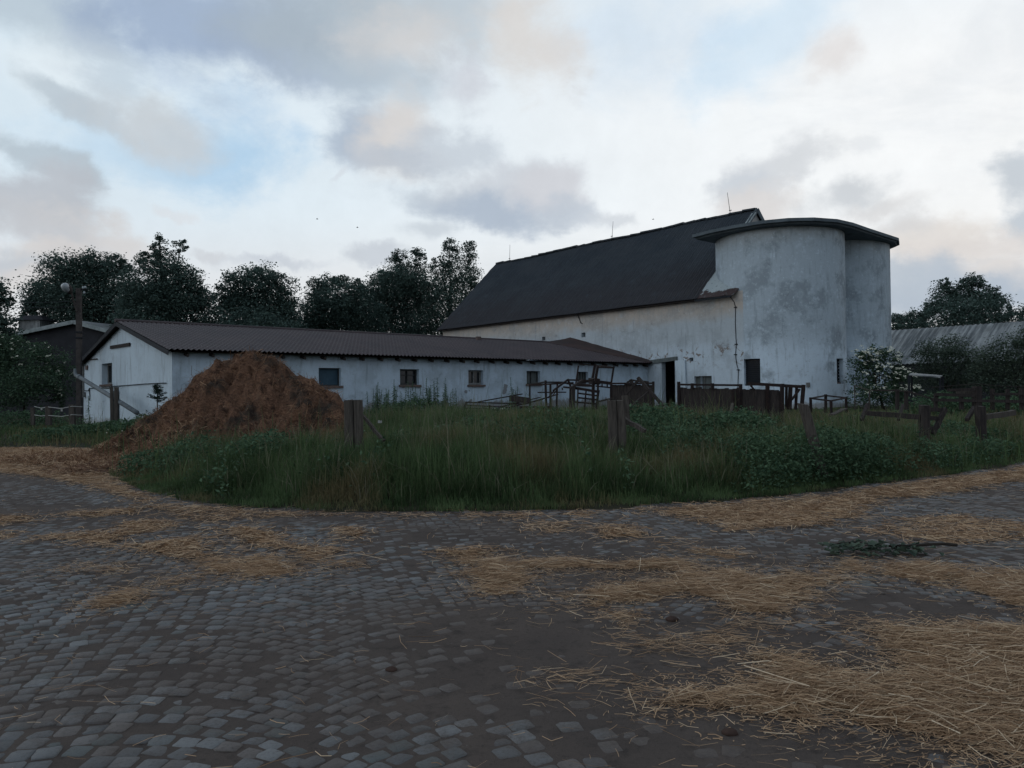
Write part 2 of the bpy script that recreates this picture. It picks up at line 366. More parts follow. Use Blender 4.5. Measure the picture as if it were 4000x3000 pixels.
def dist_line(P, line, closed=False):
    d = np.full(len(P), 1e9); n = len(line)
    for i in range(n if closed else n - 1):
        a = line[i]; b = line[(i + 1) % n]; ab = b - a
        t = np.clip(((P - a) @ ab) / (ab @ ab + 1e-12), 0, 1)
        d = np.minimum(d, np.hypot(*(P - a - t[:, None] * ab).T))
    return d
def field_h(x, y):
    """height of the weedy ground behind the paving"""
    x = np.asarray(x, float); y = np.asarray(y, float)
    P = np.stack([x.ravel(), y.ravel()], 1); d = dist_line(P, EDGE).reshape(x.shape)
    k = sstep(-14, -5, x)
    h = 0.03 + sstep(0, 6, d) * 0.16 + k * sstep(2, 13, d) * 0.42 * (1 - .4 * sstep(6, 12, x))
    h = h + ((fbm(x * 0.35, y * 0.35) - 0.5) * 0.40 + (fbm(x * 1.1 + 7, y * 1.1) - .5) * .22) * sstep(0.4, 4, d) * (0.35 + 0.65 * k)
    return h
yardpolys = []
STONE_Z = 0.0
DIRT_PX = [(1750, 2420, 420, 90, .5), (2300, 2640, 560, 150, .62), (2050, 2480, 500, 110, .40), (1000, 2600, 420, 160, .18), (3550, 2370, 320, 90, .45), (3200, 2600, 380, 60, .5), (2350, 2260, 420, 60, .5), (600, 2440, 300, 60, .22), (1500, 2900, 900, 120, .10), (2700, 2560, 420, 80, .5), (300, 2750, 220, 100, .28),
           (2100, 2070, 500, 40, .35), (3300, 2940, 300, 60, .3), (2700, 2840, 220, 100, .4), (900, 2010, 500, 30, .5), (150, 1790, 650, 60, 1.0), (1300, 2700, 600, 120, .12)]
DIRT_G = []
for (px, py, rx, ry, s) in DIRT_PX:
    c = gnd(px, py); e = gnd(px + rx, py); n_ = gnd(px, py - ry); f_ = gnd(px, py + ry)
    DIRT_G.append((c[0], c[1], abs(e[0] - c[0]), 0.5 * abs(n_[1] - f_[1]), s))
def dirt_amt(x, y):
    q = 0.27 + 0.70 * (fbm(x * 0.9 + 3, y * 0.9 + 1, 4) - 0.35)
    for (cx, cy, rx, ry, s) in DIRT_G:
        q = q + s * np.exp(-(((x - cx) / rx) ** 2 + ((y - cy) / ry) ** 2) * 1.1)
    return q

# big ground sheet to the horizon
quads('ground', [(-900, -300, -0.12), (900, -300, -0.12), (900, 1500, -0.12), (-900, 1500, -0.12)], [[0, 1, 2, 3]], M['soil'])['kind'] = 'structure'
def gridmesh(name, xs, ys, hf, mat, keep=None, smooth=True, **k):
    X, Y = np.meshgrid(xs, ys); Zz = hf(X, Y); nx, ny = len(xs), len(ys)
    v = np.stack([X.ravel(), Y.ravel(), Zz.ravel()], 1)
    i = np.arange(ny - 1)[:, None] * nx + np.arange(nx - 1)[None, :]
    q = np.stack([i, i + 1, i + nx + 1, i + nx], -1).reshape(-1, 4)
    if keep is not None:
        kp = keep(v)[q].any(1) if callable(keep) else keep
        q = q[kp]; used = np.unique(q); mp = np.full(len(v), -1); mp[used] = np.arange(len(used)); v = v[used]; q = mp[q]
    return quads(name, v, q, mat, smooth=smooth, **k)
o = gridmesh('yard_ground', np.arange(-36, 36.01, 0.085), np.concatenate([np.arange(1.2, 14, 0.06), np.arange(14, 31, 0.25)]),
             lambda x, y: -0.0044 + np.clip(dirt_amt(x, y) * 0.0085 + (fbm(x * 9, y * 9, 3) - .5) * 0.006, -.003, .0085), M['dirt'],
             keep=lambda v: np.abs(v[:, 0]) < v[:, 1] * 0.95 + 6)
o['kind'] = 'structure'
o = gridmesh('field_ground', np.arange(-60, 70, 0.5), np.arange(9.5, 110, 0.5),
             lambda x, y: np.where(inside(np.stack([x.ravel(), y.ravel()], 1), POLY).reshape(x.shape), field_h(x, y), -0.07), M['soil'],
             keep=lambda v: v[:, 2] > -0.05)
o['kind'] = 'structure'

# ------------------------------------------------------------------ cobblestones in segmental arcs
def cobbles():
    W = 2.6; pitch = 0.118; R = W / 2 / sin(radians(46)); rot = radians(14)
    ang = pitch / R; nA = int(radians(92) / ang)
    cs = []
    for k in range(-18, 19):
        off = rng.uniform(0, pitch)
        for j in range(-34, 330):
            for i in range(nA):
                th = -radians(46) + (i + 0.5) * radians(92) / nA
                cs.append((k * W + 1.2 + R * sin(th), j * pitch * 1.0 + off + R * cos(th) - R, -th))
    cs = np.array(cs)
    x = cs[:, 0] * cos(rot) - cs[:, 1] * sin(rot); y = cs[:, 0] * sin(rot) + cs[:, 1] * cos(rot); th = cs[:, 2] + rot
    P = np.stack([x, y], 1)
    k = (y > 1.6) & (y < 30) & (np.abs(x) < y * 0.88 + 4.5)
    P = P[k]; th = th[k]
    ins = inside(P, POLY); de = dist_line(P, EDGE)
    k = ~ins | (de < 0.25)
    P = P[k]; th = th[k]; n = len(P)
    # squash across the rows near arc ends so the rows stay tight
    sx = pitch * 0.5 * rng.uniform(0.84, 1.0, n); sy = pitch * 0.5 * np.maximum(0.66, np.abs(np.cos(th - rot))) * rng.uniform(0.86, 1.0, n)
    th = th + rng.normal(0, 0.085, n); P = P + rng.normal(0, 0.0088, (n, 2))
    z = rng.normal(0, 0.0028, n) + (fbm(P[:, 0] * 0.8, P[:, 1] * 0.8) - .5) * 0.012
    oct_ = np.array([(-1, -.76), (-.76, -1), (.76, -1), (1, -.76), (1, .76), (.76, 1), (-.76, 1), (-1, .76)])
    rings = []
    for (sc, dz) in ((1.0, -0.030), (0.985, -0.004), (0.90, 0.0)):
        q = oct_[None] * sc * (1 + rng.normal(0, 0.07, (n, 8, 2)))
        lx = q[:, :, 0] * sx[:, None]; ly = q[:, :, 1] * sy[:, None]
        X = P[:, :1] + lx * np.cos(th)[:, None] - ly * np.sin(th)[:, None]; Y = P[:, 1:] + lx * np.sin(th)[:, None] + ly * np.cos(th)[:, None]
        tilt = rng.normal(0, 0.012, (n, 2)) if dz == 0 else np.zeros((n, 2))
        rings.append(np.stack([X, Y, z[:, None] + dz + lx * tilt[:, :1] + ly * tilt[:, 1:]], -1))
    cen = np.stack([P[:, 0], P[:, 1], z + 0.0015], -1)[:, None]
    v = np.concatenate(rings + [cen], 1); nv = 25
    f4 = []; f3 = []
    for r in range(2):
        for i in range(8):
            j = (i + 1) % 8; f4.append([r * 8 + i, r * 8 + j, r * 8 + 8 + j, r * 8 + 8 + i])
    for i in range(8): f3.append([16 + i, 16 + (i + 1) % 8, 24])
    base = (np.arange(n) * nv)[:, None, None]
    F4 = (np.array(f4)[None] + base).reshape(n, -1); F3 = (np.array(f3)[None] + base).reshape(n, -1)
    loops = np.concatenate([F4, F3], 1).ravel(); sizes = np.tile(np.array([4] * 16 + [3] * 8), n)
    v = v.reshape(-1, 3); rnd = np.repeat(np.clip(rng.beta(1.6, 3.4, n), 0, 1), nv)
    d = dirt_amt(v[:, 0], v[:, 1])
    o = add_mesh('cobblestone_paving', v, sizes, loops, M['stone'], smooth=True, attrs={'rnd': rnd, 'dirt': d, 'hue': np.repeat(rng.random(n), nv)})
    o['kind'] = 'structure'
cobbles()

# ------------------------------------------------------------------ strands (straw, hay)
def strands(name, P, Lm, Wd, mat, parent=None, lift=0.02, tilt=0.18, dirpref=None, spread=1.5, bend=0.25):
    n = len(P); th = rng.uniform(0, 2 * pi, n) if dirpref is None else dirpref + rng.normal(0, spread, n)
    ln = Lm * rng.lognormal(0, 0.45, n); w = Wd * rng.uniform(0.7, 1.3, n)
    d = np.stack([np.cos(th), np.sin(th), rng.normal(0, tilt, n)], 1); s = np.stack([-np.sin(th), np.cos(th), rng.normal(0, .6, n)], 1)
    s /= np.linalg.norm(s, axis=1)[:, None]
    c = P + np.stack([np.zeros(n), np.zeros(n), rng.exponential(lift, n)], 1)
    bv = s * (rng.normal(0, bend, n) * ln)[:, None] * 0.4
    p0 = c - d * ln[:, None] / 2; p1 = c + bv; p2 = c + d * ln[:, None] / 2
    if parent is None:
        p0[:, 2] = np.maximum(p0[:, 2], 0.006); p2[:, 2] = np.maximum(p2[:, 2], 0.006)
    hw = (s * w[:, None] / 2)
    v = np.stack([p0 - hw, p0 + hw, p1 - hw, p1 + hw, p2 - hw, p2 + hw], 1)
    q = np.array([[0, 1, 3, 2], [2, 3, 5, 4]])[None] + (np.arange(n) * 6)[:, None, None]
    return quads(name, v.reshape(-1, 3), q.reshape(-1, 4), mat, parent, attrs={'rnd': np.repeat(rng.random(n), 6)})

STRAW = [  # outline on the photo's ground, strands per m2, mat thickness
 ([(3419, 2441), (3537, 2459), (3760, 2440), (4100, 2450), (4300, 2600), (4300, 3000), (4100, 3060), (3573, 2993), (3528, 2902), (3446, 2866), (3220, 2767), (3157, 2830), (2904, 2785), (2579, 2760), (2633, 2703), (2814, 2694), (2868, 2622), (2904, 2550), (3040, 2559), (3220, 2622), (3401, 2641), (3537, 2614), (3464, 2550)], 1500, .03),
 ([(1709, 2190), (1760, 2160), (1900, 2147), (2000, 2205), (2060, 2225), (2090, 2290), (2300, 2300), (2460, 2290), (2700, 2240), (2830, 2230), (3000, 2235), (3100, 2230), (3280, 2240), (3300, 2270), (3180, 2300), (3170, 2340), (3080, 2400), (2960, 2425), (2870, 2400), (2800, 2350), (2650, 2330), (2480, 2360), (2440, 2446), (2400, 2435), (2200, 2370), (2000, 2340), (1880, 2320), (1860, 2260), (1780, 2225)], 1000, .028),
 ([(2000, 2200), (2250, 2180), (2400, 2195), (2620, 2185), (2740, 2210), (2700, 2240), (2450, 2232), (2200, 2222), (2040, 2226)], 800, .025),
 ([(2325, 2062), (2488, 2057), (2579, 2098), (2723, 2107), (2750, 2143), (2949, 2170), (2940, 2197), (2814, 2188), (2705, 2170), (2588, 2134), (2480, 2110), (2434, 2152), (2353, 2143)], 600, .025),
 ([(2000, 2012), (2400, 1997), (2800, 1972), (3100, 1947), (3400, 1907), (3700, 1870), (4000, 1826), (4300, 1790), (4300, 1860), (4000, 1885), (3700, 1930), (3480, 1965), (3380, 1990), (3380, 2020), (3280, 2055), (3100, 2060), (2950, 2080), (2800, 2080), (2740, 2050), (2700, 2022), (2400, 2015), (2000, 2024)], 420, .018),
 ([(3500, 2030), (3700, 2015), (4000, 2035), (4300, 2030), (4300, 2130), (4000, 2130), (3700, 2130), (3520, 2110), (3330, 2080)], 330, .012),
 ([(3284, 2206), (3410, 2179), (3582, 2193), (4000, 2242), (4300, 2260), (4300, 2420), (4000, 2405), (3898, 2396), (3790, 2333), (3672, 2297), (3446, 2252), (3302, 2252)], 750, .025),
 ([(145, 2098), (416, 2080), (479, 2039), (669, 2039), (690, 2060), (633, 2074), (506, 2095), (440, 2134), (362, 2138), (330, 2112), (200, 2110)], 500, .018),
 ([(443, 2134), (633, 2116), (786, 2107), (796, 2134), (750, 2161), (949, 2188), (1040, 2161), (1112, 2197), (1239, 2245), (1040, 2262), (904, 2276), (777, 2251), (741, 2206), (633, 2170)], 800, .025),
 ([(814, 2071), (976, 2053), (1067, 2080), (1094, 2116), (1202, 2143), (1347, 2143), (1340, 2180), (1429, 2197), (1411, 2217), (1266, 2235), (1175, 2190), (1180, 2160), (995, 2138), (940, 2105)], 650, .022),
 ([(1290, 2080), (1340, 2066), (1429, 2062), (1411, 2107), (1329, 2118)], 600, .02),
 ([(181, 2242), (226, 2215), (407, 2215), (497, 2197), (488, 2235), (330, 2250)], 700, .02),
 ([(316, 2380), (452, 2315), (588, 2279), (790, 2250), (790, 2272), (597, 2308), (543, 2345), (420, 2380)], 900, .025),
 ([(208, 2010), (506, 1990), (540, 2006), (362, 2024)], 450, .015),
 ([(560, 1975), (700, 1966), (900, 1990), (1200, 2005), (1600, 2010), (2000, 2010), (2000, 2026), (1600, 2022), (1200, 2018), (900, 2035), (820, 2050), (640, 2010)], 280, .008),
 ([(-300, 1764), (0, 1751), (200, 1749), (380, 1757), (430, 1850), (560, 1925), (640, 1965), (560, 1975), (420, 1925), (250, 1880), (0, 1850), (-300, 1900)], 260, .02),
 ([(-200, 2030), (120, 2015), (150, 2040), (0, 2055), (-200, 2060)], 400, .012),
 ([(-200, 2085), (60, 2090), (130, 2105), (0, 2115), (-200, 2115)], 350, .012),
]
matv = []; matq = []; allP = []; nb = 0
for poly, dens, th_ in STRAW:
    G = np.array([gnd(*p)[:2] for p in poly]); lo = G.min(0) - .15; hi = G.max(0) + .15
    dmean = max(3.0, G[:, 1].mean()); st = 0.03 if dmean < 7 else 0.07 if dmean < 12 else 0.14
    xs = np.arange(lo[0], hi[0], st); ys = np.arange(lo[1], hi[1], st)
    X, Y = np.meshgrid(xs, ys); Pg = np.stack([X.ravel(), Y.ravel()], 1)
    sd = np.where(inside(Pg, G), 1, -1) * dist_line(Pg, G, True)
    sd = sd + (fbm(Pg[:, 0] * 3.0, Pg[:, 1] * 3.0) - .5) * 0.16 * min(1.0, dmean / 6) + (fbm(Pg[:, 0] * 14, Pg[:, 1] * 14, 3) - .5) * 0.16
    cov = sd - 0.03 - (.22 if dens > 1200 else .20 if G[:, 0].mean() < -1 else .36) * sstep(.48, .66, fbm(Pg[:, 0] * 2.3 + 9, Pg[:, 1] * 2.3))
    h = -0.012 + sstep(-0.05, 0.25, cov) * th_ * 1.15 + (fbm(Pg[:, 0] * 22, Pg[:, 1] * 22, 3) - .5) * 0.012
    nx = len(xs); i = np.arange(len(ys) - 1)[:, None] * nx + np.arange(nx - 1)[None]
    q = np.stack([i, i + 1, i + nx + 1, i + nx], -1).reshape(-1, 4)
    q = q[(h[q] > 0.001).any(1)]
    matv.append(np.stack([Pg[:, 0], Pg[:, 1], h], 1)); matq.append(q + nb); nb += len(Pg)
    area = (hi - lo).prod(); n = int(area * dens * (3.6 if dmean < 7 else 2.0)); R_ = lo + rng.random((n, 2)) * (hi - lo)
    s2 = np.where(inside(R_, G), 1, -1) * dist_line(R_, G, True) + (fbm(R_[:, 0] * 3.0, R_[:, 1] * 3.0) - .5) * 0.16 * min(1.0, dmean / 6)
    s2 = s2 - (.16 if dens > 1200 else .10 if G[:, 0].mean() < -1 else .26) * sstep(.48, .66, fbm(R_[:, 0] * 2.3 + 9, R_[:, 1] * 2.3))
    k = rng.random(n) < np.maximum(sstep(-0.08, 0.10, s2), .10 * sstep(-.45, -.05, s2)); R_ = R_[k]; s2 = s2[k]
    allP.append(np.stack([R_[:, 0], R_[:, 1], 0.006 + sstep(-0.05, 0.25, s2) * th_], 1))
v = np.concatenate(matv); q = np.concatenate(matq); u = np.unique(q); mp = np.full(len(v), -1); mp[u] = np.arange(len(u))
o = quads('straw_mat', v[u], mp[q], M['strawmat'], smooth=True); tag(o, kind='stuff')
n = 5200; Y = 2.2 + 20 * rng.random(n) ** 1.6; X = (rng.random(n) * 2 - 1) * (Y * .72 + .5)
k = ~inside(np.stack([X, Y], 1), POLY) & (rng.random(n) < 0.25 + 1.1 * (fbm(X * .7, Y * .7) - .3)); loose = np.stack([X[k], Y[k], np.full(k.sum(), .008)], 1)
sp = [(2600, 2520, 170, 40, 260), (2820, 2500, 90, 30, 160), (2220, 2650, 160, 30, 90), (2150, 2060, 110, 22, 260), (2350, 2720, 330, 60, 60), (2960, 2440, 160, 30, 110)]
for (px, py, rx, ry, m_) in sp:
    Q = np.array([gnd(px + rx * rng.normal() * .6, py + ry * rng.normal() * .6) for _ in range(m_)]); Q[:, 2] = .008; loose = np.vstack([loose, Q])
AP = np.vstack(allP); near = AP[:, 1] < 7.5
tag(strands('straw_litter', np.vstack([AP[near], loose[loose[:, 1] < 7.5]]), 0.105, 0.0026, M['straw'], lift=.009, tilt=.09, dirpref=0.0, spread=.62), kind='stuff')
lg = AP[near]; lg = lg[rng.random(len(lg)) < .022] + V(0, 0, .012)
tag(strands('straw_litter', lg, .19, .0040, M['strawtop'], lift=.012, tilt=.10, dirpref=-.25, spread=.8, bend=.12), kind='stuff')
ch = AP[rng.random(len(AP)) < .8] + np.stack([rng.normal(0, .10, 1)[0] * np.ones(1), np.zeros(1), np.zeros(1)], 1) * 0
ch = ch + np.stack([rng.normal(0, .13, len(ch)), rng.normal(0, .16, len(ch)), np.zeros(len(ch))], 1); ch = ch[~inside(ch[:, :2], POLY) | (dist_line(ch[:, :2], EDGE) < .3)]; ch[:, 2] = np.minimum(ch[:, 2], .012)
tag(strands('straw_chaff', ch, 0.032, 0.0042, M['straw'], lift=.004, tilt=.08), kind='stuff')
tag(strands('straw_litter', np.vstack([AP[~near], loose[loose[:, 1] >= 7.5]]), 0.13, 0.006, M['straw'], lift=.010, tilt=.10), kind='stuff')

# ------------------------------------------------------------------ panels with openings
def panel(mb, O, ex, ez, W, z0, z1, holes, inward, depth=0.3):
    """a wall W wide from z0 to z1 with rectangular holes (x0,x1,z0,z1), reveals running inward"""
    xs = sorted({0.0, W, *[h[0] for h in holes], *[h[1] for h in holes]}); zs = sorted({z0, z1, *[h[2] for h in holes], *[h[3] for h in holes]})
    P = lambda x, z: O + ex * x + ez * z
    for i in range(len(xs) - 1):
        for j in range(len(zs) - 1):
            cx = (xs[i] + xs[i + 1]) / 2; cz = (zs[j] + zs[j + 1]) / 2
            if any(h[0] < cx < h[1] and h[2] < cz < h[3] for h in holes): continue
            mb.face(P(xs[i], zs[j]), P(xs[i + 1], zs[j]), P(xs[i + 1], zs[j + 1]), P(xs[i], zs[j + 1]))
    for h in holes:
        d = inward * depth; a, b, c, e = P(h[0], h[2]), P(h[1], h[2]), P(h[1], h[3]), P(h[0], h[3])
        for p, q in ((a, b), (b, c), (c, e), (e, a)): mb.face(p, q, q + d, p + d)
def window(root, O, ex, inn, x0, x1, z0, z1, dep, frame, pane, bars=(1, 1), fw=0.06, sillm=None):
    P = lambda x, z, d: O + ex * x + Z * z + inn * d
    fr = MB(); fy = inn * 0.06
    fr.box(P((x0 + x1) / 2, z0 + fw / 2, dep), ex * (x1 - x0), fy, Z * fw); fr.box(P((x0 + x1) / 2, z1 - fw / 2, dep), ex * (x1 - x0), fy, Z * fw)
    for x in (x0 + fw / 2, x1 - fw / 2): fr.box(P(x, (z0 + z1) / 2, dep), ex * fw, fy * .96, Z * (z1 - z0 - 2 * fw))
    for i in range(1, bars[0] + 1 - 0):
        x = x0 + (x1 - x0) * i / (bars[0] + 1); fr.box(P(x, (z0 + z1) / 2, dep), ex * fw * .7, fy * .9, Z * (z1 - z0 - 2 * fw))
    if bars[1]:
        for i in range(bars[0] + 1):
            xa = x0 + (x1 - x0) * i / (bars[0] + 1) + fw * .6; xb = x0 + (x1 - x0) * (i + 1) / (bars[0] + 1) - fw * .6
            fr.box(P((xa + xb) / 2, (z0 + z1) / 2 + .1, dep), ex * (xb - xa), fy * .8, Z * fw * .5)
    w = MB(); w.face(P(x0, z0, dep + .045), P(x1, z0, dep + .045), P(x1, z1, dep + .045), P(x0, z1, dep + .045))
    wo = fr.build('window', frame, root)
    w.build('pane', pane, wo)
    if sillm:
        m = MB(); m.box(P((x0 + x1) / 2, z0 - 0.055, -0.03), ex * (x1 - x0 + .16), inn * .16, Z * .11)
        for k in range(5): m.box(P(x0 + (x1 - x0) * random.random(), z0 - 0.05 + random.uniform(-.06, .03), -0.09), ex * random.uniform(.08, .25), inn * .06, Z * random.uniform(.04, .09))
        m.build('sill', sillm, wo)
    return wo

# ------------------------------------------------------------------ stable
stable = thing('stable', S(0, 0, 0), 'long low whitewashed stable with brown profiled roof and small windows', 'stable')
SLEN = 31.0; RG = 7.3; GW = 15.3; ZE = 3.46; ZR = 5.12
WIN = [(6.55, 7.70, 2.06, 2.9), (11.04, 12.2, 2.1, 2.9), (15.45, 16.5, 2.1, 2.9), (19.77, 20.87, 2.14, 2.9), (24.05, 25.05, 2.14, 2.9)]
w = MB(); panel(w, S(0, 0, 0), E1, Z, SLEN, -0.3, ZE, WIN, E2, .34)
w.face(S(0, GW, -.3), S(SLEN, GW, -.3), S(SLEN, GW, ZE), S(0, GW, ZE))
w.build('wall', M['stable_wall'], stable)
gb = MB(); GH = (9.26, 11.28, 2.3, 3.38)
panel(gb, S(-.003, 0, 0), E2, Z, GW, -.3, ZE, [GH], E1, .38)
gb.face(S(-.003, 0, ZE), S(-.003, GW, ZE), S(-.003, RG, ZR)).build('gable_wall', M['gable_wall'], stable)
# window frames and panes set in the openings
window(stable, S(0, 0, 0), E1, E2, *WIN[0], .2, M['frame_dark'], M['blue'], (0, 0), .05, M['sill'])
window(stable, S(0, 0, 0), E1, E2, *WIN[1], .24, M['frame_dark'], M['glass'], (1, 1), .08, M['sill'])
wo = window(stable, S(0, 0, 0), E1, E2, *WIN[2], .24, M['frame'], M['glass'], (1, 0), .10, M['sill'])
wo = window(stable, S(0, 0, 0), E1, E2, *WIN[3], .24, M['frame_dark'], M['board'], (1, 0), .05, M['sill'])
window(stable, S(0, 0, 0), E1, E2, *WIN[4], .24, M['frame_dark'], M['board'], (3, 0), .04, M['sill'])
window(stable, S(0, 0, 0), E2, E1, *GH, .3, M['frame'], M['glass'], (1, 0), .1, M['sill'])
# profiled roof, front slope
def roof_sheet(name, mat, root, f, L0, L1, W, dl, rows, amp, per, step, skip=None):
    ls = np.arange(L0, L1 + 1e-6, dl); ws = []
    for r in range(rows): ws += [(r + 0.0) / rows, (r + .5) / rows, (r + .985) / rows]
    ws.append(1.0); ws = np.array(ws)
    X, Wf = np.meshgrid(ls, ws); saw = (Wf * rows - np.floor(Wf * rows - 1e-6)); saw[Wf == 0] = 0
    lift = amp * np.sin(2 * pi * X / per) + step * saw
    P = f(X.ravel(), (Wf * W).ravel(), lift.ravel()); nx = len(ls)
    i = np.arange(len(ws) - 1)[:, None] * nx + np.arange(nx - 1)[None]
    return quads(name, P, np.stack([i, i + 1, i + nx + 1, i + nx], -1).reshape(-1, 4), mat, root)
sl = (ZR - ZE) / RG; ce = 1 / sqrt(1 + sl * sl); OVH = 0.5
def f_stable(x, w, l):
    g = RG - w * ce; z = ZR + .16 - w * ce * sl + l * ce
    return SA0 + E1 * x[:, None] + E2 * g[:, None] + Z * z[:, None]
roof_sheet('roof', M['tile'], stable, f_stable, -0.32, SLEN - .02, (RG + OVH) / ce, .046, 22, .034, .215, .05)
m = MB(); sb = (ZR - ZE) / (GW - RG)
m.face(S(-.32, RG, ZR + .15), S(SLEN, RG, ZR + .15), S(SLEN, GW + .4, ZE + .15 - .4 * sb), S(-.32, GW + .4, ZE + .15 - .4 * sb))
m.build('back_roof', M['tile'], stable)
m = MB(); m.tube([S(-.34, RG, ZR + .2), S(SLEN - .1, RG, ZR + .2)], .09, 8); m.build('ridge_cap', M['tile'], stable)
m = MB()   # verge boards on the gable
m.beam(S(-.30, RG, ZR + .05), S(-.30, -OVH, ZE + .05 - OVH * sl), .03, .2); m.beam(S(-.30, RG + .02, ZR + .05), S(-.30, GW + .4, ZE + .05 - .4 * sb), .03, .2)
m.build('verge_board', M['dark'], stable)
m = MB(); t = .5
while t < SLEN - .3:
    m.beam(S(t, .3, ZE + .02), S(t, -OVH + .1, ZE - OVH * sl - .03), .09, .13); t += 1.05 + random.uniform(-.04, .04)
m.build('rafter_tails', M['darkwood'], stable)
m = MB()   # soffit boards
m.face(S(0, .2, ZE + .07), S(SLEN, .2, ZE + .07), S(SLEN, -OVH + .05, ZE - OVH * sl + .09), S(0, -OVH + .05, ZE - OVH * sl + .09)); m.build('soffit', M['darkwood'], stable)
# old tiled strip where the stable roof runs into the barn
rp = lambda px, py, up: (lambda P: P)(onplane(px, py, S(SLEN, 0, 0) - NB * .02, NB) )
m = MB(); zr = lambda g: ZR + .2 - (RG - g) * sl if g < RG else ZR + .2 - (g - RG) * sb
A0 = S(SLEN - .02, RG, ZR + .55); 
gs = np.linspace(RG + .6, -OVH, 16); wv = np.linspace(0, 1, 6); vv = []
for g in gs:
    k = max(0.0, min(1.0, (g + OVH) / (RG + OVH))); wd = 0.5 + 2.3 * k
    for u_ in wv:
        tt = SLEN + .03 - wd * u_; z = zr(g) + .02 + (1 - u_) ** 1.4 * (.10 + .34 * k) + .03 * random.random()
        vv.append(S(tt, g, z))
i = np.arange(15)[:, None] * 6 + np.arange(5)[None]; quads('old_roof_strip', vv, np.stack([i, i + 1, i + 7, i + 6], -1).reshape(-1, 4), M['oldtile'], stable)
m = MB(); m.box(S(21.6, RG - .6, ZR + .12), E1 * .32, E2 * .2, Z * .34); m.build('roof_vent', M['sill'], stable)
# gable fittings
g_ = lambda px, py, d=.05: onplane(px, py, S(-d, 0, 0), E1)
m = MB(); m.beam(g_(431, 1357), g_(507, 1345), .05, .16); m.build('lintel', M['darkwood'], stable)
m = MB(); m.beam(g_(330, 1407), g_(380, 1402), .03, .06); m.build('bracket', M['darkwood'], stable)
m = MB(); m.tube([g_(325, 1413), g_(326, 1540)], .05, 8); m.build('downpipe', M['frame'], stable)
m = MB(); m.box(g_(326, 1542, .1), E2 * .35, E1 * .14, Z * .28); m.build('meter_box', M['frame'], stable)
m = MB(); m.tube([g_(329, 1526), g_(345, 1526), g_(349, 1517), g_(400, 1515), g_(425, 1516), g_(440, 1509), g_(500, 1505), g_(560, 1500), g_(648, 1496)], .022, 6); m.build('cable', M['dark'], stable)
m = MB(); m.tube([g_(349, 1517), g_(351, 1545), g_(350, 1565)], .025, 6); m.build('cable', M['dark'], stable)
m = MB(); m.box(g_(338, 1436), E2 * .42, E1 * .05, Z * .22); m.build('vent_box', M['sill'], stable)
m = MB(); m.box(g_(452, 1590, .06), E2 * .9, E1 * .05, Z * 1.6); m.build('door', M['board'], stable)

# ------------------------------------------------------------------ barn
barn = thing('barn', Bn(0, 0, 0), 'tall whitewashed barn with long dark corrugated roof behind the low stable', 'barn')
BL = 23.75; BNR = -4.25; HW = 6.75; BE = 7.72; BR = 14.15
b_p = lambda px, py, d=0.0: onplane(px, py, Bn(0, -d, 0), NB)
b_s = lambda px, py: (b_p(px, py) - BQ0) @ VB
b_z = lambda px, py: b_p(px, py)[2]
sd0, sd1 = b_s(2637, 1480), b_s(2585, 1480)
X0 = -7.4
dz = b_z(2610, 1408)
H1 = (sd0 - X0, sd1 - X0, -.25, dz)
wl, wr = b_s(2780, 1470), b_s(2712, 1470)
H2 = (wl - X0, wr - X0, 1.7, b_z(2745, 1469))
vh = [(b_s(2130, 1323), b_z(2120, 1323), .38), (b_s(2287, 1308), b_z(2280, 1308), .42), (b_s(2708, 1404), b_z(2702, 1404), .3)]
holes = [H1, H2] + [(s - X0, s - X0 + w_, z - w_ * .4, z + w_ * .4) for s, z, w_ in vh]
w = MB(); panel(w, Bn(X0, 0, 0), VB, Z, BL - X0, -.3, BE, holes, NB, .42)
w.face(Bn(BL, 0, -.3), Bn(BL, 2 * HW, -.3), Bn(BL, 2 * HW, BE), Bn(BL, HW, BR), Bn(BL, 0, BE))
w.face(Bn(BNR, .01, -.3), Bn(BNR, 2 * HW, -.3), Bn(BNR, 2 * HW, BE), Bn(BNR, HW, BR), Bn(BNR, .01, BE))
w.face(Bn(BL, 2 * HW, -.3), Bn(BNR, 2 * HW, -.3), Bn(BNR, 2 * HW, BE), Bn(BL, 2 * HW, BE))
w.build('wall', M['barn_wall'], barn)
m = MB(); m.face(Bn(sd0 - .2, 3.5, -.3), Bn(sd1 + .2, 3.5, -.3), Bn(sd1 + .2, 3.5, 4.5), Bn(sd0 - .2, 3.5, 4.5)); m.build('shade_backing', M['dark'], barn)  # near-black sheet behind the doorway, painting in the dark of the interior
window(barn, Bn(X0, 0, 0), VB, NB, H2[0], H2[1], H2[2], H2[3], .2, M['frame'], M['board'], (1, 0), .04)
m = MB(); m.beam(b_p(2515, 1418, .06), b_p(2645, 1400, .06), .12, .26); m.build('lintel', M['board'], barn)
m = MB(); P0 = b_p(2640, 1409, .05); P1 = b_p(2678, 1407, .05); P2 = b_p(2683, 1520, .05); P3 = b_p(2648, 1520, .05)
m.prism([P0, P1, P2, P3], [p - NB * .12 for p in (P0, P1, P2, P3)]); m.build('door_leaf', M['gable_wall'], barn)
slb = (BR - BE) / HW; cb = 1 / sqrt(1 + slb * slb); BO = .45
def f_barn(x, w, l):
    n_ = HW - w * cb; z = BR + .14 - w * cb * slb + l * cb + .04 * np.sin(x * .55 + 1) * (1 - w / 12) + .008 * np.sin(x * 1.7 + w * .6)
    return BQ0 + VB * x[:, None] + NB * (n_ - l * cb * slb * 0.7)[:, None] + Z * z[:, None]
roof_sheet('roof', M['barnroof'], barn, f_barn, BNR - .15, BL + .3, (HW + BO) / cb, .055, 9, .040, .2, .085)
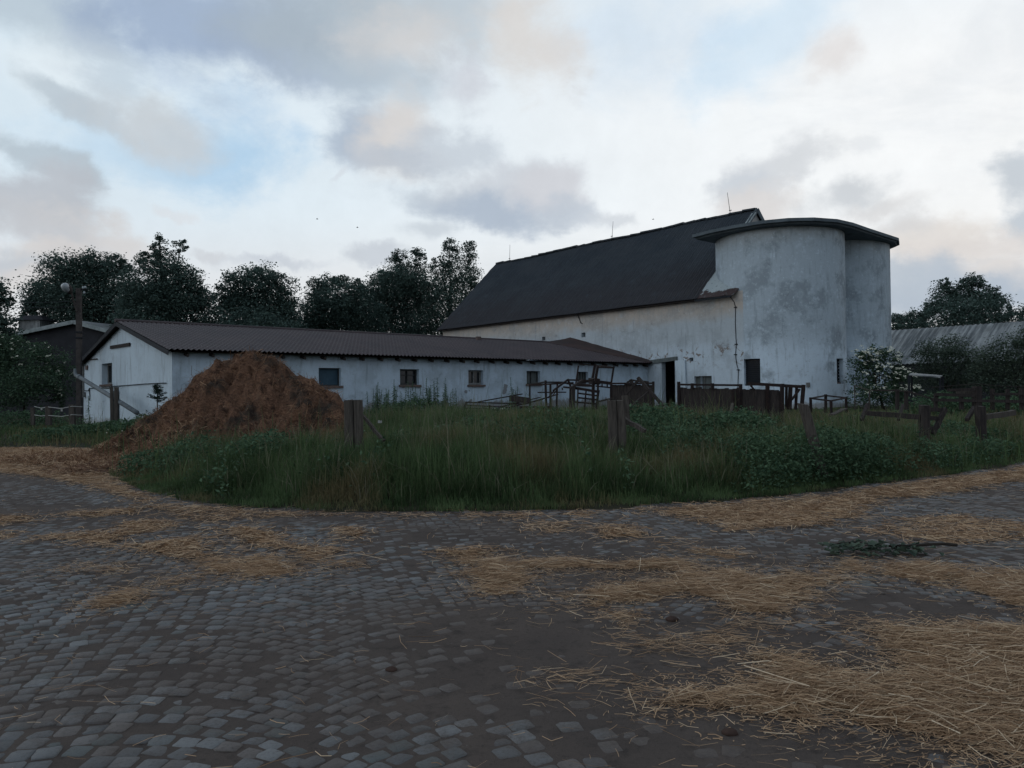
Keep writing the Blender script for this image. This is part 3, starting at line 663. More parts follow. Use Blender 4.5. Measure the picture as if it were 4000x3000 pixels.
m = MB(); m.face(Bn(BNR - .15, HW, BR + .13), Bn(BL + .3, HW, BR + .13), Bn(BL + .3, 2 * HW + .45, BE + .13 - .45 * slb), Bn(BNR - .15, 2 * HW + .45, BE + .13 - .45 * slb)); m.build('back_roof', M['barnroof'], barn)
m = MB(); s_ = BNR - .1
while s_ < BL:
    q = random.uniform(.9, 1.1); u_ = random.uniform(-.02, .05)
    m.beam(Bn(s_, HW, BR + .17 + u_ + .05 * sin(s_ * .55 + 1)), Bn(min(s_ + q, BL + .3), HW, BR + .17 + u_ + random.uniform(-.02, .02)), .34, .12); s_ += q + .012
m.build('ridge_cap', M['barnroof'], barn)
m = MB(); m.beam(Bn(BNR - .2, HW, BR + .1), Bn(BNR - .2, 4.4, BE + .1 + 4.4 * slb), .05, .3); m.build('verge_board', M['slab'], barn); m = MB(); m.beam(Bn(BNR - .2, HW + .02, BR + .1), Bn(BNR - .2, 2 * HW + .45, BE + .1 - .45 * slb), .05, .3)
m.build('verge_board', M['slab'], barn); m = MB(); m.beam(Bn(BL + .3, HW, BR + .1), Bn(BL + .3, -BO, BE + .1 - BO * slb), .05, .2); m.build('verge_board', M['slab'], barn)
m = MB(); m.beam(Bn(BNR - .17, HW - .4, BR - .2), Bn(BNR - .17, HW - 2.1, BR - 1.8), .34, .05, up=(0, 0, 1)); m.build('verge_flashing', M['metal'], barn)
m = MB(); m.face(Bn(BNR, .1, BE + .05), Bn(BL + .25, .1, BE + .05), Bn(BL + .25, -BO + .03, BE - BO * slb + .08), Bn(BNR, -BO + .03, BE - BO * slb + .08)); m.build('soffit', M['darkwood'], barn)
for (x0, y0, x1, y1) in ((1991, 1012, 1992, 955), (2391, 932, 2395, 865), (2853, 838, 2841, 752)):
    best = min(np.linspace(BNR, BL, 400), key=lambda s: abs((lambda P: 2000 + FPX * ((P - EYEP) @ Rv) / ((P - EYEP) @ Fv))(Bn(s, HW, BR + .2)) - x0))
    A_ = Bn(best, HW, BR + .15); B_ = at(x1, y1, A_[1])
    m = MB(); m.tube([A_, B_], [.022, .014], 6)
    m.box(A_ + Z * .3, VB * .2, NB * .03, Z * .05); m.build('lightning_rod', M['dark'], barn)
pts = [b_p(2800, 1143, .03), b_p(2845, 1150, .03), b_p(2868, 1180, .03), b_p(2873, 1200, .03), b_p(2872, 1260, .03), b_p(2876, 1345, .03), b_p(2873, 1385, .03), b_p(2877, 1420, .03), b_p(2884, 1445, .03), b_p(2882, 1520, .03)]
m = MB(); m.tube(pts, .02, 6)
for i in (3, 5, 6, 8): m.box(pts[i], VB * .18, NB * .1, Z * .05)
m.build('conductor_cable', M['dark'], barn)
m = MB(); m.tube([b_p(2255, 1225, .04), b_p(2268, 1260, .04), b_p(2275, 1265, .04)], .03, 6); m.build('bracket', M['dark'], barn)

# ------------------------------------------------------------------ twin silo
SR = 3.9
WT = onplane(2870, 1128, BQ, NB); WT0 = V(WT[0], WT[1], 0)
C1 = WT0 + NB * SR - VB * .75; C2 = C1 + NB * 6.6
def Sl(a, n, z): return C1 - VB * a + NB * n + Z * z          # a: away from the barn's gable, n: away from its front wall
silo = thing('silo', C1, 'grey white double-lobed round concrete silo with flat overhanging slab roof at barn end', 'silo')
def ray_phi(px, py):
    d = ray(px, py); o = EYEP - C1; A = d[0] ** 2 + d[1] ** 2; Bq = o[0] * d[0] + o[1] * d[1]; Cq = o[0] ** 2 + o[1] ** 2 - SR ** 2
    t = (-Bq - sqrt(max(0, Bq * Bq - A * Cq))) / A; P = EYEP + d * t; q = P - C1
    return atan2(-(q @ VB), -(q @ NB)), P[2]
p0, zt0 = ray_phi(2905, 1403); p1, _ = ray_phi(2969, 1402); _, zb0 = ray_phi(2940, 1500)
p2, _ = ray_phi(3268, 1397); p3 = p2 + .22; zt1 = zt0 - .05; zb1 = zb0 - .05
SH = [(p0, p1, zb0 - .1, zt0), (p2, p3, zb1, zt1)]
def silo_wall():
    jn = math.acos(3.3 / SR)                 # half angle hidden where the lobes meet
    th = list(np.linspace(-(pi - jn), pi - jn, 110)) + [h[i] for h in SH for i in (0, 1)]
    th = sorted(th); zs = sorted({-.3, 11.5, *np.linspace(0.5, 11, 14), *[h[i] for h in SH for i in (2, 3)]})
    m = MB(); P = lambda c, t, z, r=SR: c - NB * cos(t) * r - VB * sin(t) * r + Z * z
    idx = {}
    for i, t in enumerate(th):
        for j, z in enumerate(zs): idx[i, j] = m._p([P(C1, t, z)])
    for i in range(len(th) - 1):
        for j in range(len(zs) - 1):
            ct = (th[i] + th[i + 1]) / 2; cz = (zs[j] + zs[j + 1]) / 2
            if any(h[0] < ct < h[1] and h[2] < cz < h[3] for h in SH): continue
            m.f.append([idx[i, j], idx[i + 1, j], idx[i + 1, j + 1], idx[i, j + 1]])
    th2 = list(np.linspace(jn, 2 * pi - jn, 110))
    ii = [[m._p([P(C2, t, z)]) for z in (-.3, 3, 6, 9, 11.5)] for t in th2]
    for i in range(109):
        for j in range(4): m.f.append([ii[i][j], ii[i + 1][j], ii[i + 1][j + 1], ii[i][j + 1]])
    o = m.build('wall', M['silo_wall'], silo, smooth=True)
    for h in SH:
        m = MB(); D = .35; a, b, c, e = (P(C1, h[0], h[2]), P(C1, h[1], h[2]), P(C1, h[1], h[3]), P(C1, h[0], h[3]))
        mid = (h[0] + h[1]) / 2; dn = (NB * cos(mid) + VB * sin(mid)) * D
        for p, q in ((a, b), (b, c), (c, e), (e, a)): m.face(p, q, q + dn, p + dn)
        m.build('window_reveal', M['silo_wall'], silo)
    for k, h in enumerate(SH):
        mid = (h[0] + h[1]) / 2; nn = (NB * cos(mid) + VB * sin(mid)); a, b = P(C1, h[0], 0), P(C1, h[1], 0); ex = (b - a); W_ = np.linalg.norm(ex); ex /= W_
        wd = MB(); nl = 14 if k == 0 else 8
        for q in range(nl):
            z = h[2] + (h[3] - h[2]) * (q + .5) / nl; wd.box((a + b) / 2 + Z * z + nn * .27, ex * (W_ + .1), nn * .05, Z * ((h[3] - h[2]) / nl * .72))
        wo = wd.build('window', M['dark'], silo)
        f_ = MB()
        f_.box((a + b) / 2 + Z * (h[2] + .05) + nn * .2, ex * (W_ - .02), nn * .08, Z * .1)
        f_.build('frame', M['frame_dark'] if k == 0 else M['sill'], wo)
        bk = MB(); bk.face(a + Z * h[2] + nn * .33, b + Z * h[2] + nn * .33, b + Z * h[3] + nn * .33, a + Z * h[3] + nn * .33); bk.build('pane', M['glass'], wo)
silo_wall()
SLAB = [(-3.4, -4.5), (-1.9, -4.8), (-.2, -4.85), (1.6, -4.6), (2.9, -3.95), (3.9, -2.9), (4.55, -1.4), (4.7, .3), (4.6, 2.7), (4.5, 7.3), (3.9, 8.9), (2.4, 10.3), (-3.4, 11.2)]
m = MB(); ins_ = lambda k, z: [Sl(a * k if a > 0 else a + (.12 if k < 1 else 0), 3.3 + (n_ - 3.3) * k, z) for a, n_ in SLAB]
m.prism(ins_(.965, 11.28), ins_(.975, 11.38)); m.prism(ins_(1.0, 11.383), ins_(1.0, 11.57)); m.prism(ins_(.985, 11.573), ins_(.93, 11.65)); m.build('slab_roof', M['slab'], silo)
m = MB(); ph, zz = ray_phi(3155, 1503); nn = (NB * cos(ph) + VB * sin(ph)); m.box(C1 - nn * (SR + .05) + Z * zz, np.cross(nn, Z) * .2, nn * .14, Z * .26); m.build('junction_box', M['frame'], silo)
# the patched flashing that closes the wedge between barn roof and round wall
def flashing():
    vv = []
    for i in range(15):
        n_ = -.46 + i / 14 * 5.0; z = BE + .17 + n_ * slb
        for k in range(9):
            s_ = BNR - .12 - (2.75 if i > 0 else 2.6) * k / 8
            vv.append(Bn(s_, n_, z + .04 * sin(k * 1.3 + i * .7) + (.05 if k in (3, 4) else 0)))
    i = np.arange(14)[:, None] * 9 + np.arange(8)[None]
    quads('flashing', vv, np.stack([i, i + 1, i + 10, i + 9], -1).reshape(-1, 4), M['flash'], barn)
    m = MB(); m.beam(Bn(BNR, -.49, BE - .36), Bn(-6.9, -.49, BE - .34), .05, .12); m.build('eave_board', M['dark'], barn)
flashing()

# ------------------------------------------------------------------ sheds far behind
sh = thing('shed', at(300, 1500, 66), 'dark gabled shed with pale verge trim behind the utility pole', 'shed')
ax = at(306, 1262, 64); lx = at(-60, 1338, 64); rx = at(470, 1306, 64); dn = V(.25, 1, 0) / sqrt(1.0625) * 30
m = MB(); g0 = [V(lx[0], lx[1], -.2), V(rx[0], rx[1], -.2), rx, ax, lx]; m.prism(g0, [p + dn for p in g0]); m.build('wall', M['shedwall'], sh)
m = MB()
for p, q in ((lx, ax), (ax, rx)):
    q0 = p + Z * .12 - dn * .015; q1 = q + Z * .12 - dn * .015; m.prism([q0, q1, q1 + dn * 1.03, q0 + dn * 1.03], [x + Z * .1 for x in (q0, q1, q1 + dn * 1.03, q0 + dn * 1.03)])
m.build('roof', M['shedroof'], sh)
m = MB(); m.beam(lx - dn * .018 + Z * .05, ax - dn * .018 + Z * .05, .08, .32); m.beam(ax - dn * .018 + Z * .05, rx - dn * .018 + Z * .05, .08, .32); m.build('verge_trim', M['metal'], sh)
m = MB(); c = at(140, 1285, 72); m.box(c + Z * 0, V(2.0, 0, 0), V(0, 2, 0), Z * 1.6); m.build('vent_turret', M['shedroof'], sh)
m = MB(); m.prism([c + V(x, y, .75) for x, y in ((-1.5, -1.3), (1.5, -1.3), (1.5, 1.3), (-1.5, 1.3))], [c + V(x, y, 1.25) for x, y in ((-.7, -.5), (.7, -.5), (.7, .5), (-.7, .5))]); m.build('vent_cap', M['shedwall'], sh)

rs = thing('long_shed', at(3700, 1500, 62), 'long low shed with streaked grey corrugated roof right of the silo', 'shed')
R0_ = at(3380, 1297, 78); slr = .62; Ls = 46
def f_rs(x, w, l):
    c_ = 1 / sqrt(1 + slr * slr); return R0_ - VB * x[:, None] - NB * (w * c_)[:, None] + Z * (-w * c_ * slr + l)[:, None]
roof_sheet('roof', M['shedroof'], rs, f_rs, 0, Ls, 7.0, .1, 4, .035, .42, .05)
e = f_rs(np.array([0., Ls]), np.array([6.7, 6.7]), np.array([-.05, -.05]))
m = MB(); m.face(V(e[0][0], e[0][1], -.2), V(e[1][0], e[1][1], -.2), e[1], e[0]); m.face(e[0], e[1], e[1] + NB * 12 - Z * .2, e[0] + NB * 12 - Z * .2)
m.build('wall', M['shedwall'], rs)
m = MB(); rr = R0_ + Z * .05; m.face(rr, rr - VB * Ls, rr - VB * Ls + NB * 6 - Z * 3.7, rr + NB * 6 - Z * 3.7); m.build('back_roof', M['shedroof'], rs)

hut = thing('sheet_shelter', at(3620, 1560, 38), 'small open shelter with pale sheet roof beside the flowering elder', 'shelter')
P = [at(3550, 1466, 37), at(3672, 1476, 37), at(3682, 1470, 39.2), at(3560, 1460, 39.2)]
m = MB(); m.prism(P, [p + Z * .05 for p in P]); m.build('roof', M['shedroof'], hut)
for q in P:
    m = MB(); m.beam(V(q[0], q[1], .2), q, .07); m.build('post', M['dark'], hut)

# ------------------------------------------------------------------ foliage generator
def leaves(P, size, up=0.35, asp=0.62):
    n = len(P); nrm = rng.normal(0, 1, (n, 3)); nrm[:, 2] += up * 2; nrm /= np.linalg.norm(nrm, axis=1)[:, None]
    t = np.cross(nrm, rng.normal(0, 1, (n, 3))); t /= np.linalg.norm(t, axis=1)[:, None]; s = np.cross(nrm, t)
    L_ = size * rng.uniform(.6, 1.3, n)[:, None]
    v = np.stack([P - t * L_ * .5, P + s * L_ * asp * .5 + nrm * L_ * .06, P + t * L_ * .5, P - s * L_ * asp * .5 + nrm * L_ * .06], 1)
    return v.reshape(-1, 3), np.arange(n * 4).reshape(-1, 4)
def crown_pts(lobes, Y, dens, depth=0.8, clump=.2):
    """leaf positions for lobes given as (px, py, rx, ry) at depth Y; dens = leaves per square metre of lobe"""
    out = []; sc = Y / FPX
    for (px, py, rx, ry) in lobes:
        c = at(px, py, Y + rng.normal(0, 1) * rx * sc * .35); r = V(rx * sc, max(rx, ry) * sc * depth, ry * sc)
        n = int(dens * r[0] * r[2] * 4); nc = max(14, n // 40)
        d = rng.normal(0, 1, (nc, 3)); d /= np.linalg.norm(d, axis=1)[:, None]
        cc = c + d * r * (rng.random(nc) ** .42 * rng.uniform(.85, 1.08, nc))[:, None]
        k = rng.integers(0, nc, n); sg = clump * r.mean() * (.5 + rng.random(nc))
        p = cc[k] + np.clip(rng.normal(0, 1, (n, 3)), -1.5, 1.5) * sg[k][:, None] * V(1, 1, .7)
        out.append(p)
    return np.concatenate(out)
def trunk(root, base, top, r0, limbs, mat='bark'):
    m = MB(); base = np.array(base, float); top = np.array(top, float); pts = []
    for i in range(7):
        t = i / 6; pts.append(base + (top - base) * t + V(random.uniform(-1, 1), random.uniform(-1, 1), 0) * r0 * .7 * (0 < i))
    m.tube(pts, [r0 * (1 - .75 * i / 6) for i in range(7)], 9)
    for q in limbs:
        k = random.randint(2, 5); s_ = pts[k]; q = np.array(q, float); mid = (s_ + q) / 2 + V(0, 0, random.uniform(-.2, .5))
        m.tube([s_, mid, q], [r0 * .38, r0 * .22, r0 * .07], 6)
    m.build('trunk', M[mat], root, smooth=True)
def tree(name, lobes, Y, label, cat, size, dens, mat='leaf', group=None, r0=.3, clump=.2):
    xs = [l[0] for l in lobes]; cx = sum(xs) / len(xs); b = at(cx, 1500, Y); b[2] = .15
    root = thing(name, b, label, cat, group)
    P = crown_pts(lobes, Y, dens, clump=clump); P = P[P[:, 2] > .25]
    v, q = leaves(P, size, .9, .7); quads('crown', v, q, M[mat], root, attrs={'rnd': np.repeat(rng.random(len(P)), 4), 'dry': np.zeros(len(P) * 4)})
    tops = [at(l[0], l[1], Y) for l in lobes]; tp = max(tops, key=lambda p: p[2])
    trunk(root, b, b + (tp - b) * V(.6, .6, .8), r0, tops)
    return root
TG = 'trees standing in the row behind the stable'
TREES = [
 ('chestnut_tree', [(-75, 1200, 105, 120), (-25, 1300, 75, 120), (5, 1150, 42, 55), (8, 1290, 45, 70), (-5, 1390, 60, 70), (-60, 1400, 80, 80)], 50, 'dark broadleaf tree cut off by the photo edge, left of the shed', 0.19, 369),
 ('broadleaf_tree', [(255, 1060, 115, 75), (375, 1045, 105, 68), (190, 1150, 110, 90), (320, 1165, 165, 130), (140, 1180, 50, 60), (105, 1235, 30, 40), (470, 1040, 55, 50), (440, 1150, 120, 120), (260, 1245, 180, 70), (440, 1265, 130, 70)], 74, 'big round-crowned dark tree rising behind the dark shed', 0.23, 239),
 ('spiky_tree', [(622, 965, 28, 52), (622, 930, 10, 25), (704, 962, 27, 34), (640, 1040, 85, 55), (600, 1115, 140, 95), (715, 1115, 85, 85), (570, 1015, 40, 32), (775, 1165, 55, 60), (640, 1215, 190, 90), (800, 1240, 70, 70), (540, 1270, 110, 70), (850, 1290, 90, 60), (700, 1180, 120, 90), (560, 1180, 90, 90)], 68, 'tallest dark tree with a pointed top and a small side tuft', 0.21, 260),
 ('broadleaf_tree', [(1020, 1075, 75, 45), (960, 1115, 100, 70), (1085, 1125, 75, 75), (1010, 1200, 155, 85), (1120, 1200, 48, 80), (880, 1165, 60, 60), (1000, 1280, 170, 70), (1140, 1290, 60, 60), (1060, 1250, 120, 80), (940, 1210, 90, 90)], 72, 'even dome-topped dark tree with a sky gap on its right', 0.22, 260),
 ('broadleaf_tree', [(1320, 1098, 58, 36), (1255, 1120, 65, 42), (1235, 1185, 55, 75), (1330, 1190, 100, 90), (1400, 1125, 40, 40), (1300, 1280, 130, 70), (1215, 1275, 60, 70), (1420, 1240, 90, 90), (1265, 1230, 110, 90), (1370, 1180, 70, 70)], 78, 'lower flat-topped dark tree right of the sky gap', 0.22, 260),
 ('broadleaf_tree', [(1560, 1010, 42, 44), (1640, 1000, 30, 42), (1600, 1085, 100, 72), (1500, 1095, 60, 42), (1560, 1190, 160, 95), (1455, 1150, 55, 60), (1470, 1270, 110, 80), (1620, 1290, 130, 70), (1480, 1200, 90, 80), (1560, 1110, 110, 70)], 84, 'tall twin-peaked dark tree behind the middle of the stable roof', 0.21, 260),
 ('broadleaf_tree', [(1755, 980, 40, 52), (1832, 990, 34, 56), (1790, 1080, 82, 75), (1720, 1050, 50, 50), (1780, 1180, 100, 95), (1850, 1085, 30, 60), (1720, 1270, 130, 80), (1640, 1200, 90, 100), (1700, 1130, 60, 70), (1840, 1200, 50, 90)], 82, 'tall airy dark tree touching the left end of the barn roof', 0.20, 239),
 ('broadleaf_tree', [(3790, 1110, 50, 40), (3725, 1150, 80, 55), (3850, 1155, 62, 45), (3780, 1205, 150, 55), (3650, 1195, 50, 40), (3690, 1105, 24, 24), (3890, 1180, 45, 32), (3780, 1265, 190, 50)], 100, 'broad dark tree with a stepped crown beyond the long shed', 0.28, 195),
 ('broadleaf_tree', [(3520, 1240, 45, 30), (3590, 1235, 45, 34), (3560, 1280, 90, 36), (3470, 1270, 50, 40)], 96, 'small dark tree beside the silo wall, beyond the long shed', 0.25, 218),
 ('broadleaf_tree', [(3975, 1232, 50, 26), (3945, 1205, 14, 16), (4050, 1215, 70, 45), (3905, 1240, 45, 22), (4000, 1270, 90, 30)], 98, 'low dark tree at the right edge beyond the shed roof', 0.25, 218),
]
for nm, lb, Y, lab, sz, dn_ in TREES:
    tree(nm, lb, Y, lab, 'tree', sz, dn_, group=TG if Y < 88 and nm != 'chestnut_tree' else 'distant trees', r0=.42)
tree('shrub', [(3640, 1380, 80, 55), (3720, 1365, 80, 50), (3765, 1430, 110, 80), (3640, 1450, 80, 70), (3700, 1500, 130, 50)], 51, 'feathery grey green shrub between elder and the long shed', 'shrub', .13, 420, 'leaf2', 'shrubs before the long shed', .1, .25)
tree('shrub', [(3930, 1370, 85, 60), (4030, 1330, 80, 70), (3960, 1450, 120, 80), (3850, 1450, 70, 70), (4050, 1450, 90, 90), (3920, 1510, 130, 40)], 47, 'tall grey green shrub at the right photo edge', 'shrub', .13, 420, 'leaf2', 'shrubs before the long shed', .1, .25)
def elder(lobes, Y, label, nfl):
    root = tree('elder_shrub', lobes, Y, label, 'shrub', .13, 440, 'leaf3', 'flowering elders', .09, .22)
    m = MB()
    for _ in range(nfl):
        l = random.choice(lobes); sc = Y / FPX; an = random.uniform(-.3, pi + .3); el = random.uniform(.15, 1.0) ** .7
        c = at(l[0], l[1], Y); d = V(cos(an), -abs(random.gauss(1.1, .6)), sin(an) * .9 + .1); d /= np.linalg.norm(d)
        p = c + d * V(l[2] * sc, max(l[2], l[3]) * sc * .9, l[3] * sc) * 1.03
        if p[2] < .7: continue
        r = random.uniform(.055, .11); tl = V(random.gauss(0, .25), random.gauss(-.55, .25), 1); tl /= np.linalg.norm(tl)
        x = np.cross(tl, V(1, .3, 0)); x /= np.linalg.norm(x); y = np.cross(tl, x)
        for k in range(9):
            q = p + (x * random.gauss(0, 1) + y * random.gauss(0, 1)) * r * .55; rr = r * random.uniform(.25, .45)
            m.face(*[q + (x * cos(j * pi / 2.5) + y * sin(j * pi / 2.5)) * rr + tl * random.uniform(0, .015) for j in range(5)])
    tag(m.build('flowers', M['petal'], root), kind='stuff')
elder([(3375, 1400, 55, 52), (3440, 1405, 72, 58), (3425, 1475, 105, 70), (3510, 1475, 62, 52), (3400, 1545, 90, 50), (3560, 1525, 38, 30), (3480, 1545, 80, 45)], 42.5, 'dark elder bush covered in white flower heads beside the silo', 190)
elder([(60, 1400, 100, 90), (165, 1400, 100, 65), (110, 1500, 140, 75), (225, 1470, 58, 80), (30, 1340, 60, 45), (240, 1545, 50, 50), (40, 1560, 120, 50), (-60, 1450, 110, 110)], 45, 'dark elder bush with dull white flowers behind the pole', 80)

# ------------------------------------------------------------------ small fir before the gable
def fir():
    b = at(615, 1650, 29.5); b[2] = .15; H_ = at(612, 1495, 29.5)[2] - .15
    root = thing('fir_sapling', b, 'young fir sapling with tiered branches before the stable gable', 'tree')
    m = MB(); m.tube([b, b + Z * H_], [.035, .008], 6); m.build('trunk', M['bark'], root)
    Ps = []; Ds = []
    for i in range(64):
        tier = random.choice((.1, .18, .27, .36, .45, .55, .64, .72, .80, .87, .93)); t = tier + random.gauss(0, .018); z = H_ * t; r = (.85 * (1 - t) ** .8 + .07) * random.uniform(.6, 1.15)
        an = random.uniform(0, 2 * pi); up_ = random.uniform(-.15, .3); d = V(cos(an), sin(an), 0)
        for s_ in np.linspace(.05, 1, 11):
            c = b + Z * (z + r * (up_ * s_ + .22 * s_ * s_ - .12)) + d * r * s_; wd = .085 * (1 - .55 * s_)
            for _ in range(6): Ps.append(c + V(-d[1], d[0], 0) * random.gauss(0, wd) + V(0, 0, random.gauss(0, .012)))
    v, q = leaves(np.array(Ps), .07, .9, .4); quads('needles', v, q, M['needle'], root, attrs={'rnd': np.repeat(rng.random(len(Ps)), 4)})
fir()

# ------------------------------------------------------------------ manure heap
HP = [(330, 1775), (420, 1733), (500, 1690), (560, 1650), (620, 1602), (680, 1558), (740, 1502), (790, 1468), (835, 1432), (872, 1404), (960, 1394), (1065, 1397), (1118, 1418), (1152, 1462), (1225, 1490), (1265, 1522), (1325, 1538), (1347, 1575), (1352, 1640), (1380, 1730)]
RY = lambda px: np.interp(px, [330, 620, 960, 1150, 1380], [20.0, 21.0, 21.6, 21.0, 19.5])
HX = np.array([at(p[0], p[1], RY(p[0])) for p in HP])
def heap_h(x, y):
    t = np.interp(x, HX[:, 0], HX[:, 2], left=-.3, right=-.3); ry = np.interp(x, HX[:, 0], HX[:, 1])
    dy = y - ry; run = np.where(dy < 0, .78, .95)
    h = t - np.sqrt((dy * run) ** 2 + .05) + .22
    lump = (fbm(x * 1.5 + 4, y * 1.5) - .5) * .85 + (fbm(x * 4.5, y * 4.5) - .5) * .50 + (fbm(x * 13, y * 13, 3) - .5) * .22 + (np.abs(fbm(x * 2.7 + 3, y * 2.7) - .5) - .1) * .6
    ridge = np.abs(fbm(x * 1.1 + 30, y * 1.1 + 7) - .5) * -.8 + .08
    h = h + (lump + ridge) * np.clip(h * 1.4 + .25, .1, 1) * sstep(0.05, .8, np.abs(dy) + .25)
    sp_ = .24 * np.exp(-(((x + 8.9) / 1.6) ** 2 + ((y - 17.2) / 1.3) ** 2)) + .14 * np.exp(-(((x + 11.4) / 3.0) ** 2 + ((y - 19.8) / 2.2) ** 2)) - .075 + (fbm(x * 3, y * 3) - .5) * .13
    return np.maximum(h, sp_)
hx = np.arange(-15.5, -3.2, .055); hy = np.arange(14.8, 25, .055)
heap = thing('manure_heap', (-7.6, 21, 0), 'big brown heap of straw manure piled before the stable wall', 'manure heap')
X, Yy = np.meshgrid(hx, hy); Zz = heap_h(X, Yy); nx = len(hx)
i = np.arange(len(hy) - 1)[:, None] * nx + np.arange(nx - 1)[None]; q = np.stack([i, i + 1, i + nx + 1, i + nx], -1).reshape(-1, 4)
vz = np.stack([X.ravel(), Yy.ravel(), Zz.ravel()], 1); q = q[(vz[q][:, :, 2] > -.02).any(1)]; u = np.unique(q); mp = np.full(len(vz), -1); mp[u] = np.arange(len(u))
quads('manure', vz[u], mp[q], M['heap'], heap, smooth=True)
n = 46000; Ph = np.stack([rng.uniform(-15, -3.4, n), rng.uniform(15, 23, n), np.zeros(n)], 1); Ph[:, 2] = heap_h(Ph[:, 0], Ph[:, 1])
k = (Ph[:, 2] > .02) & (rng.random(n) < .3 + 1.2 * sstep(.4, .62, fbm(Ph[:, 0] * 1.2, Ph[:, 1] * 1.2))); Ph = Ph[k]
o = strands('straw', Ph, .17, .009, M['dungstraw'], heap, lift=.02, tilt=.55, bend=.5); tag(o, kind='stuff')
n = 26000; Pl = np.stack([rng.uniform(-15, -7.2, n), rng.uniform(15.2, 21, n), np.zeros(n)], 1); Pl[:, 2] = heap_h(Pl[:, 0], Pl[:, 1])
kl = (Pl[:, 2] > .03) & (rng.random(n) < sstep(1.5, .2, Pl[:, 2]) * (.25 + .9 * sstep(.42, .6, fbm(Pl[:, 0] * 1.6 + 5, Pl[:, 1] * 1.6))))
tag(strands('straw', Pl[kl], .16, .009, M['straw'], heap, lift=.015, tilt=.4, bend=.4), kind='stuff')
for (px, py, Y, s_, lab) in ((1895, 1650, 24, .75, 'low pinkish brown lump of old manure in the weeds'), (1700, 1690, 20, .55, 'small dull lump of old manure sunk in the grass')):
    c = at(px, py, Y); m = MB(); G = []
    th = np.linspace(0, 2 * pi, 25)[:-1]; vv = []
    for r in np.linspace(0, 1, 9):
        for a in th:
            x = c[0] + cos(a) * r * s_ * 1.4; y = c[1] + sin(a) * r * s_; vv.append((x, y, c[2] + .12 - .75 * s_ * r * r + (float(fbm(x * 5, y * 5)) - .5) * .3))
    i = np.arange(8)[:, None] * 24 + np.arange(24)[None]; j = np.arange(8)[:, None] * 24 + (np.arange(24)[None] + 1) % 24
    o = quads('manure_lump', vv, np.stack([i, j, j + 24, i + 24], -1).reshape(-1, 4), M['rubble'], smooth=True, origin=(c[0], c[1], 0)); tag(o, lab, 'manure lump')

# ------------------------------------------------------------------ tall grass
def blades(name, P, H_, Wd, mat, lean=.35, dry=None, kind='stuff'):
    n = len(P); th = rng.uniform(0, 2 * pi, n); H_ = H_ * rng.uniform(.6, 1.15, n); w = Wd * rng.uniform(.6, 1.3, n)
    ld = np.stack([np.cos(th), np.sin(th), np.zeros(n)], 1); ln = np.minimum(np.abs(rng.normal(0, lean, n)) * np.where(rng.random(n) < .35, 2.0, .8), 1.15) * H_
    ph = th + rng.normal(0, .9, n) + pi / 2; s = np.stack([np.cos(ph), np.sin(ph), np.zeros(n)], 1)
    lv = []
    for t, k in ((0, .8), (.4, 1.0), (.75, .75), (1.0, .12)):
        c = P + ld * (ln * t ** 2.2)[:, None] + np.stack([np.zeros(n), np.zeros(n), H_ * (t - .34 * (ln / H_) ** 1.3 * t ** 3)], 1)
        lv += [c - s * (w * k / 2)[:, None], c + s * (w * k / 2)[:, None]]
    v = np.stack(lv, 1); q = np.array([[0, 1, 3, 2], [2, 3, 5, 4], [4, 5, 7, 6]])[None] + (np.arange(n) * 8)[:, None, None]
    cl = np.clip((fbm(P[:, 0] * 2.3, P[:, 1] * 2.3) - .32) / .36, 0, 1) * .75 + .25 * rng.random(n) - .05; cl = np.where(rng.random(n) < .03, 1.0, np.minimum(cl, .93))
    at_ = {'rnd': np.repeat(cl, 8), 'dry': np.repeat(dry if dry is not None else np.zeros(n), 8)}
    return tag(quads(name, v.reshape(-1, 3), q.reshape(-1, 4), mat, attrs=at_), kind=kind)
SB = [S(-.4, -.5, 0)[:2], S(SLEN, -.5, 0)[:2], S(SLEN, GW, 0)[:2], S(-.4, GW, 0)[:2]]
BB = [Bn(-8, -.3, 0)[:2], Bn(BL, -.3, 0)[:2], Bn(BL, 14, 0)[:2], Bn(-8, 14, 0)[:2]]
def free(P):
    ok = inside(P, POLY) & ~inside(P, np.array(SB)) & ~inside(P, np.array(BB))
    ok &= (np.hypot(*(P - C1[:2]).T) > SR) & (np.hypot(*(P - C2[:2]).T) > SR)
    hz = heap_h(P[:, 0], P[:, 1]); inb = (P[:, 0] > -15.5) & (P[:, 0] < -3.2) & (P[:, 1] > 14.8) & (P[:, 1] < 25)
    return ok & ~((hz > field_h(P[:, 0], P[:, 1]) + .05) & inb)
def scatter(n, y0, y1, pw=1.0, m_=.86):
    n = int(n * 1.16); Y = y0 + (y1 - y0) * rng.random(n) ** pw; X = (rng.random(n) * 2 - 1) * (Y * m_ + 1.5)
    P = np.stack([X, Y], 1); return P[free(P)]
